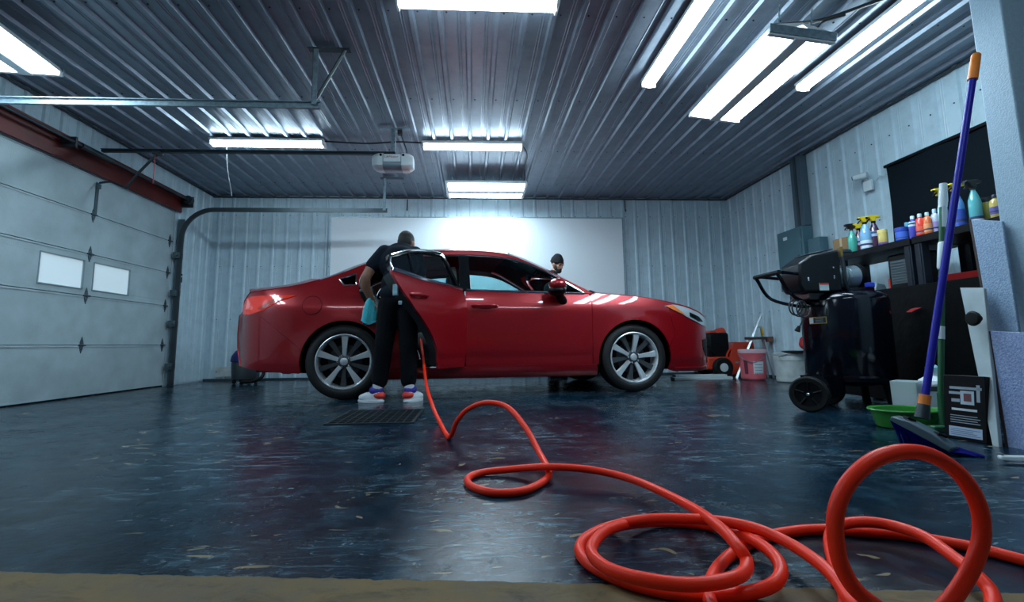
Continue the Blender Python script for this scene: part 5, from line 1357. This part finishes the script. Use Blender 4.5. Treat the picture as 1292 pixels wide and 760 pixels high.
# leaning boards
def slab(name, pts, th, m, label, cat='board', grp='boards leaning by the post', edge=None):
    """quad given by 4 world points (bl, br, tr, tl), thickness th away from the camera"""
    bl, br, tr, tl = [V3(p) for p in pts]
    n = (br - bl).cross(tl - bl).normalized()
    if n.y < 0: n = -n
    base = V3((bl.x, bl.y, 0)); o = empty(name, base, 0, label, cat, grp)
    q = [p - base for p in (bl, br, tr, tl)]
    MB().add([*q, *[p + n * th for p in q]], [(0, 1, 2, 3), (7, 6, 5, 4), (0, 4, 5, 1), (1, 5, 6, 2), (2, 6, 7, 3), (3, 7, 4, 0)]).build('panel', m, o, bevel=.003)
    if edge:
        e = []
        for a, b in ((q[0], q[3]),):
            u = (q[1] - q[0]).normalized() * .012
            MB().add([a - u, a, b, b - u, a - u + n * th, a + n * th, b + n * th, b - u + n * th], [(0, 1, 2, 3), (7, 6, 5, 4), (0, 4, 5, 1), (1, 5, 6, 2), (2, 6, 7, 3), (3, 7, 4, 0)]).build('edge', edge, o)
    return o
M_SP = mat('speckled_pale_board', (.30, .42, .55), .6, bump=.3, bscale=110, color2=(.17, .25, .42), nscale=130)
M_SP2 = mat('speckled_blue_board', (.13, .20, .40), .6, bump=.3, bscale=110, color2=(.30, .36, .52), nscale=120)
M_GYB = mat('grey_white_board', (.42, .50, .54), .5, noise=.35, nscale=5)
M_EDGE = mat('brown_board_edge', (.045, .028, .026), .8)
slab('narrow_board', [atX(1252, 563, 2.40), atX(1261, 565, 2.40), atX(1241, 363, 2.585), atX(1211, 363, 2.585)], .018, M_GYB, 'tall narrow white board with a dark knob leaning behind the carton')
kn = bpy.data.objects['narrow_board']
kp_ = atX(1236, 402, 2.525) - kn.location
MB().lathe([(.015, 0), (.015, .022), (.034, .026), (.038, .036), (.030, .044), (0, .046)], 20, kp_, Matrix.Rotation(-PI / 2, 3, 'Y')).build('knob', M_BLKR, kn)
slab('upper_board', [atX(1272, 545, 2.56), atX(1306, 552, 2.56), atX(1264, 279, 2.675), atX(1225, 277, 2.675)], .014, M_SP, 'upper pale speckled board with dark brown edge against the post', edge=M_EDGE)
slab('lower_board', [atX(1272, 566, 2.44), atX(1345, 585, 2.44), atX(1312, 420, 2.535), atX(1249, 418, 2.535)], .014, M_SP2, 'lower blue speckled board with dark brown edge, standing on the floor', edge=M_EDGE)
# trowel-like tool at the frame edge
tw = G(1275, 585, 0)
tl_ = empty('putty_knife', (tw.x, tw.y, 0), -.2, 'silver trowel with white handle lying on the floor at the right edge', 'trowel')
MB().prism([(-.05, -.03), (.03, -.045), (.16, -.045), (.16, .02), (.03, .02)], 'z', .004, .008).build('blade', M_CHROME, tl_)
MB().b2((-.03, -.005, .010), (.16, .022, .028)).build('handle', M_WHITE, tl_, bevel=.006)
MB().cyl((-.018, .008, .027), (-.018, .008, .0295), .004, n=8).build('rivet', M_BLK, tl_)

# ================================================================== BACK RIGHT CORNER
M_PINK = mat('pink_red_plastic', (.62, .12, .15), .45)
b0 = V3((3.62, 6.06, 0))
bk = empty('pink_bucket', b0, 0, 'pink-red plastic bucket with white label in the back right corner', 'bucket')
MB().lathe([(.125, 0), (.13, .01), (.152, .30), (.158, .30), (.158, .315), (.155, .315), (.155, .335), (.162, .335), (.162, .37), (.150, .37), (.145, .02), (0, .02)], 32).build('pail', M_PINK, bk)
MB().lathe([(.158, .345), (.168, .345), (.168, .385), (.15, .392), (0, .392)], 32).build('lid', mat('pale_pink_lid', (.62, .42, .46), .45), bk)
def bucket_label(par, a, da, z1, z2, m, r1, r2, name):
    MB().grid([[V3((r * math.cos(a + da * k / 5), r * math.sin(a + da * k / 5), z)) for k in range(-5, 6)] for z, r in ((z1, r1), (z2, r2))]).build(name, m, par, solid=.001, soff=0)
av = math.atan2(-b0.y, -b0.x)
bucket_label(bk, av + .45, .42, .06, .24, M_WHITE, .143, .157, 'label')
bucket_label(bk, av - .55, .16, .05, .26, mat('dark_print', (.12, .02, .04), .6), .143, .157, 'side_print')
for k in range(4): bucket_label(bk, av + .45, .34 - .05 * (k % 2), .09 + .035 * k, .098 + .035 * k, mat('grey_ink', (.25, .25, .35), .6), .1475 + .0026 * k, .1482 + .0026 * k, 'text_line')
MB().tube([V3((.165 * math.cos(a), .165 * math.sin(a), .33 - .10 * math.sin((a - av + PI / 2)) ** 2)) for a in [av - PI / 2 + PI * k / 12 for k in range(13)]], .004, 6).build('wire_handle', M_GALV, bk)
b1_ = V3((3.86, 5.66, 0))
bw = empty('white_bucket', b1_, 0, 'worn white plastic bucket beside the air compressor', 'bucket')
M_WB = mat('dirty_white_plastic', (.56, .62, .63), .5, noise=.35, nscale=9)
MB().lathe([(.15, 0), (.165, .012), (.172, .05), (.168, .055), (.178, .26), (.184, .262), (.184, .30), (.178, .305), (.180, .335), (.17, .335), (.155, .03), (0, .03)], 36).build('pail', M_WB, bw)
MB().lathe([(.176, .33), (.187, .33), (.187, .345), (.17, .352), (0, .352)], 32).build('lid', M_WB, bw)
MB().tube([V3((.188 * math.cos(a), .188 * math.sin(a), .30 + .07 * math.sin(a - 3.4))) for a in [3.4 + PI * k / 12 for k in range(13)]], .004, 6).build('wire_handle', M_GALV, bw)
tr_ = empty('black_tray', (3.93, 5.55, .353), .1, 'flat black tray lying on the white bucket', 'tray')
MB().lathe([(.17, 0), (.20, .010), (.215, .022), (.205, .022), (.165, .008), (0, .008)], 28).build('tray_body', M_BLK, tr_)
rb = blob('red_bag', [('s', (3.98, 5.48, .455), (.10, .12, .08)), ('s', (3.95, 5.42, .44), (.09, .09, .065)), ('s', (3.97, 5.53, .50), (.06, .06, .05)), ('s', (4.0, 5.46, .51), (.05, .05, .05))], mat('red_fabric', (.50, .02, .02), .8, bump=.5, bscale=18), None, .011, 3)
tag(rb, 'crumpled red bag on the black tray behind the compressor', 'bag')
# step ladder
def C3(px, py, Y): return atY(px, py, Y)
ld0 = V3((3.62, 6.40, 0))
ld = empty('step_ladder', ld0, 0, 'open aluminium step ladder leaning by the back right corner', 'step ladder')
M_ALU = mat('aluminium', (.50, .56, .60), .3, .8)
Lq = lambda p: V3(p) - ld0
for i, (y1, y2) in enumerate(((6.32, 6.38), (6.44, 6.42))):
    fa, ta = atY(929, 470, y1), atY(961, 396, y2); fa.z = .0
    MB().tube([Lq(fa), Lq(ta)], .016, 4).build('front_rail', M_ALU, ld)
    fb_, tb_ = atY(984, 472, y1 - .02), atY(960, 412, y2); fb_.z = 0
    fb_.x = min(fb_.x, XR - .08); 
    MB().tube([Lq(fb_), Lq(tb_)], .014, 4).build('rear_rail', M_ALU, ld)
    MB().tube([Lq(tb_ + (fb_ - tb_) * .02), Lq(tb_ + (fb_ - tb_) * .18)], .018, 4).build('yellow_bracket', mat('ladder_yellow', (.55, .38, .05), .5), ld)
fa1, ta1 = atY(929, 470, 6.32), atY(961, 396, 6.38)
fa2, ta2 = atY(929, 470, 6.44), atY(961, 396, 6.42)
for t in (.16, .36, .56, .76):
    a, b = fa1 + (ta1 - fa1) * t, fa2 + (ta2 - fa2) * t
    MB().b2(Lq((a.x - .01, a.y + .004, a.z - .012)), Lq((a.x + .07, b.y, a.z + .012))).build('step', M_ALU, ld, bevel=.003)
tp = Lq(atY(956, 427, 6.38))
MB().b2((tp.x - .15, tp.y - .06, tp.z - .018), (tp.x + .15, tp.y + .07, tp.z + .018)).build('top_platform', mat('ladder_platform', (.05, .03, .03), .6), ld, bevel=.005)
MB().b2((tp.x + .10, tp.y - .085, tp.z - .05), (tp.x + .17, tp.y + .085, tp.z + .02)).build('platform_clip', mat('clip_brown', (.16, .07, .05), .6), ld, bevel=.005)
# red machine: snow blower
sn0 = V3((3.45, 6.85, 0))
sn = empty('snow_blower', sn0, 0, 'red and black snow blower against the back wall by the ladder', 'snow blower')
Ls = lambda px, py, Y=6.62: atY(px, py, Y) - V3((3.45, 6.62, 0))
M_SRED = mat('orange_red_enamel', (.62, .05, .02), .35)
q1, q2 = Ls(921, 432), Ls(954, 464)
hx0, hx1 = q1.x, q2.x; ztop = q1.z
# auger housing: open front scoop facing right
hp_ = [(hx0, .04), (hx1, .04), (hx1, .09), (hx1 - .02, ztop), (hx0 + .06, ztop), (hx0 - .02, ztop * .6)]
MB().prism(hp_, 'y', -.24, -.22).build('side_plate', M_SRED, sn); MB().prism(hp_, 'y', .20, .22).build('side_plate', M_SRED, sn)
rows = [[V3((hx0 + .25 - .30 * math.cos(a), y, ztop / 2 + .01 + (ztop / 2 - .02) * math.sin(a))) for y in (-.22, 0, .20)] for a in [math.radians(-85 + 170 * k / 12) for k in range(13)]]
MB().grid(rows).build('auger_housing', M_SRED, sn, solid=.008, soff=0)
au = []
for k in range(60):
    a = k * .5; au.append(V3((hx0 + .17 + .12 * math.cos(a), -.20 + .38 * k / 59, ztop / 2 + .12 * math.sin(a))))
MB().tube(au, .014, 6).cyl((hx0 + .17, -.21, ztop / 2), (hx0 + .17, .19, ztop / 2), .02, n=8).build('auger', M_DKSTEEL, sn)
MB().b2((Ls(896, 420).x, -.18, .20), (hx0 + .02, .18, Ls(896, 420).z)).build('engine', M_BLK, sn, bevel=.03)
MB().b2((Ls(900, 418).x, -.14, Ls(900, 420).z - .01), (Ls(908, 418).x, .12, Ls(900, 417).z)).build('fuel_cap', M_SRED, sn, bevel=.01)
cq = Ls(915, 420)
MB().tube(catmull([V3((cq.x - .03, 0, .28)), V3((cq.x - .01, 0, .45)), V3((cq.x + .02, 0, cq.z - .02)), V3((cq.x + .10, 0, cq.z + .01))], 5), [.09] * 6 + [.085] * 6 + [.075] * 3 + [.07], 12).build('discharge_chute', M_SRED, sn)
MB().b2((Ls(893, 455).x, -.22, .10), (hx0, .22, .28)).build('belt_cover', M_SRED, sn, bevel=.02)
wq = Ls(912, 458)
for y in (-.20, .20):
    w_ = MB().lathe([(.06, -.04), (.12, -.05), (.135, -.03), (.135, .03), (.12, .05), (.06, .04), (.06, -.04)], 24, (wq.x - .02, y - (.06 if y < 0 else -.06), .135), Matrix.Rotation(PI / 2, 3, 'X')).build('wheel', M_BLKR, sn)
    MB().lathe([(0, -.02), (.075, -.02), (.075, .035), (.03, .045), (0, .045)], 20, (wq.x - .02, y - (.06 if y < 0 else -.06), .135), Matrix.Rotation(PI / 2, 3, 'X')).build('wheel_hub', M_WHITE, w_)
for y in (-.2, .2): MB().tube(catmull([V3((wq.x - .08, y, .30)), V3((wq.x - .35, y, .62)), V3((wq.x - .50, y, .78)), V3((wq.x - .62, y, .79))], 5), .013, 6).build('handlebar', M_BLK, sn)
# white boards lying on the floor by the wall
for i, (a, b, y, z, lab) in enumerate(((2.62, 3.40, 6.22, 0, 'long white plank on the floor in front of the snow blower'), (2.72, 3.42, 6.40, 0, 'shorter white plank lying behind the long one'))):
    o = empty('white_plank', ((a + b) / 2, y, 0), -.03 * i, lab, 'plank', 'white planks on the floor')
    hl_ = (b - a) / 2
    MB().b2((-hl_, -.055, .0), (hl_, .055, .035 + .02 * i)).build('plank_body', M_WHITE, o, bevel=.004)
    MB().b2((-hl_ - .006, -.056, -.0), (-hl_, .056, .037 + .02 * i)).build('end_cap', M_DKSTEEL, o)
# blue thing half hidden behind the car's tail
bt = V3((-3.10, 6.75, 0))
bo = empty('blue_vacuum', bt, 0, 'dark blue-topped wet vacuum half hidden behind the car tail', 'vacuum')
MB().lathe([(.15, .05), (.17, .06), (.18, .28), (.17, .30)], 28).build('drum', M_DKSTEEL, bo)
MB().lathe([(.185, .29), (.19, .31), (.18, .37), (.13, .44), (.06, .47), (0, .47)], 28).build('motor_head', mat('vacuum_blue', (.008, .012, .11), .5), bo)
MB().tube([(-.06, 0, .45), (-.05, 0, .50), (.05, 0, .50), (.06, 0, .45)], .012, 8).build('handle', M_BLK, bo)
MB().tube(catmull([(.17, 0, .22), (.26, -.05, .25), (.28, -.12, .10), (.20, -.20, .04), (.05, -.24, .03)], 6), .022, 10).build('suction_hose', M_BLK, bo)
for k in range(4):
    a = PI / 4 + k * PI / 2
    MB().sph((.14 * math.cos(a), .14 * math.sin(a), .027), .027, 10, 6).build('caster', M_BLKR, bo)
# white patch plate + small dark switch on the far left wall
sw = empty('wall_switch', (XL + .022, 6.55, 1.42), 0, 'small dark push-button switch on the wall beside the door track', 'switch')
MB().b2((0, -.03, -.06), (.03, .03, .06)).build('box', M_BLK, sw, bevel=.004)
MB().cyl((.03, 0, .02), (.037, 0, .02), .012, n=10).build('button', M_WHITE, sw)
cord([(XL + .03, 6.55, 1.36), (XL + .028, 6.56, 1.1), (XL + .028, 6.55, .6), (XL + .03, 6.56, .35)], .004, 'thin dark wire running down the wall below the door switch')
pt = empty('wall_patch', (-3.62, YB - .02, 0), 0, 'pale scuffed repair panel at the foot of the back wall left of the car', 'panel')
MB().b2((-.16, -.012, .06), (.16, 0, .20)).build('patch', M_WB, pt)
for sx in (-1, 1): MB().box((sx * .14, -.014, .13), (.012, .006, .012)).build('screw', M_SCREW, pt)
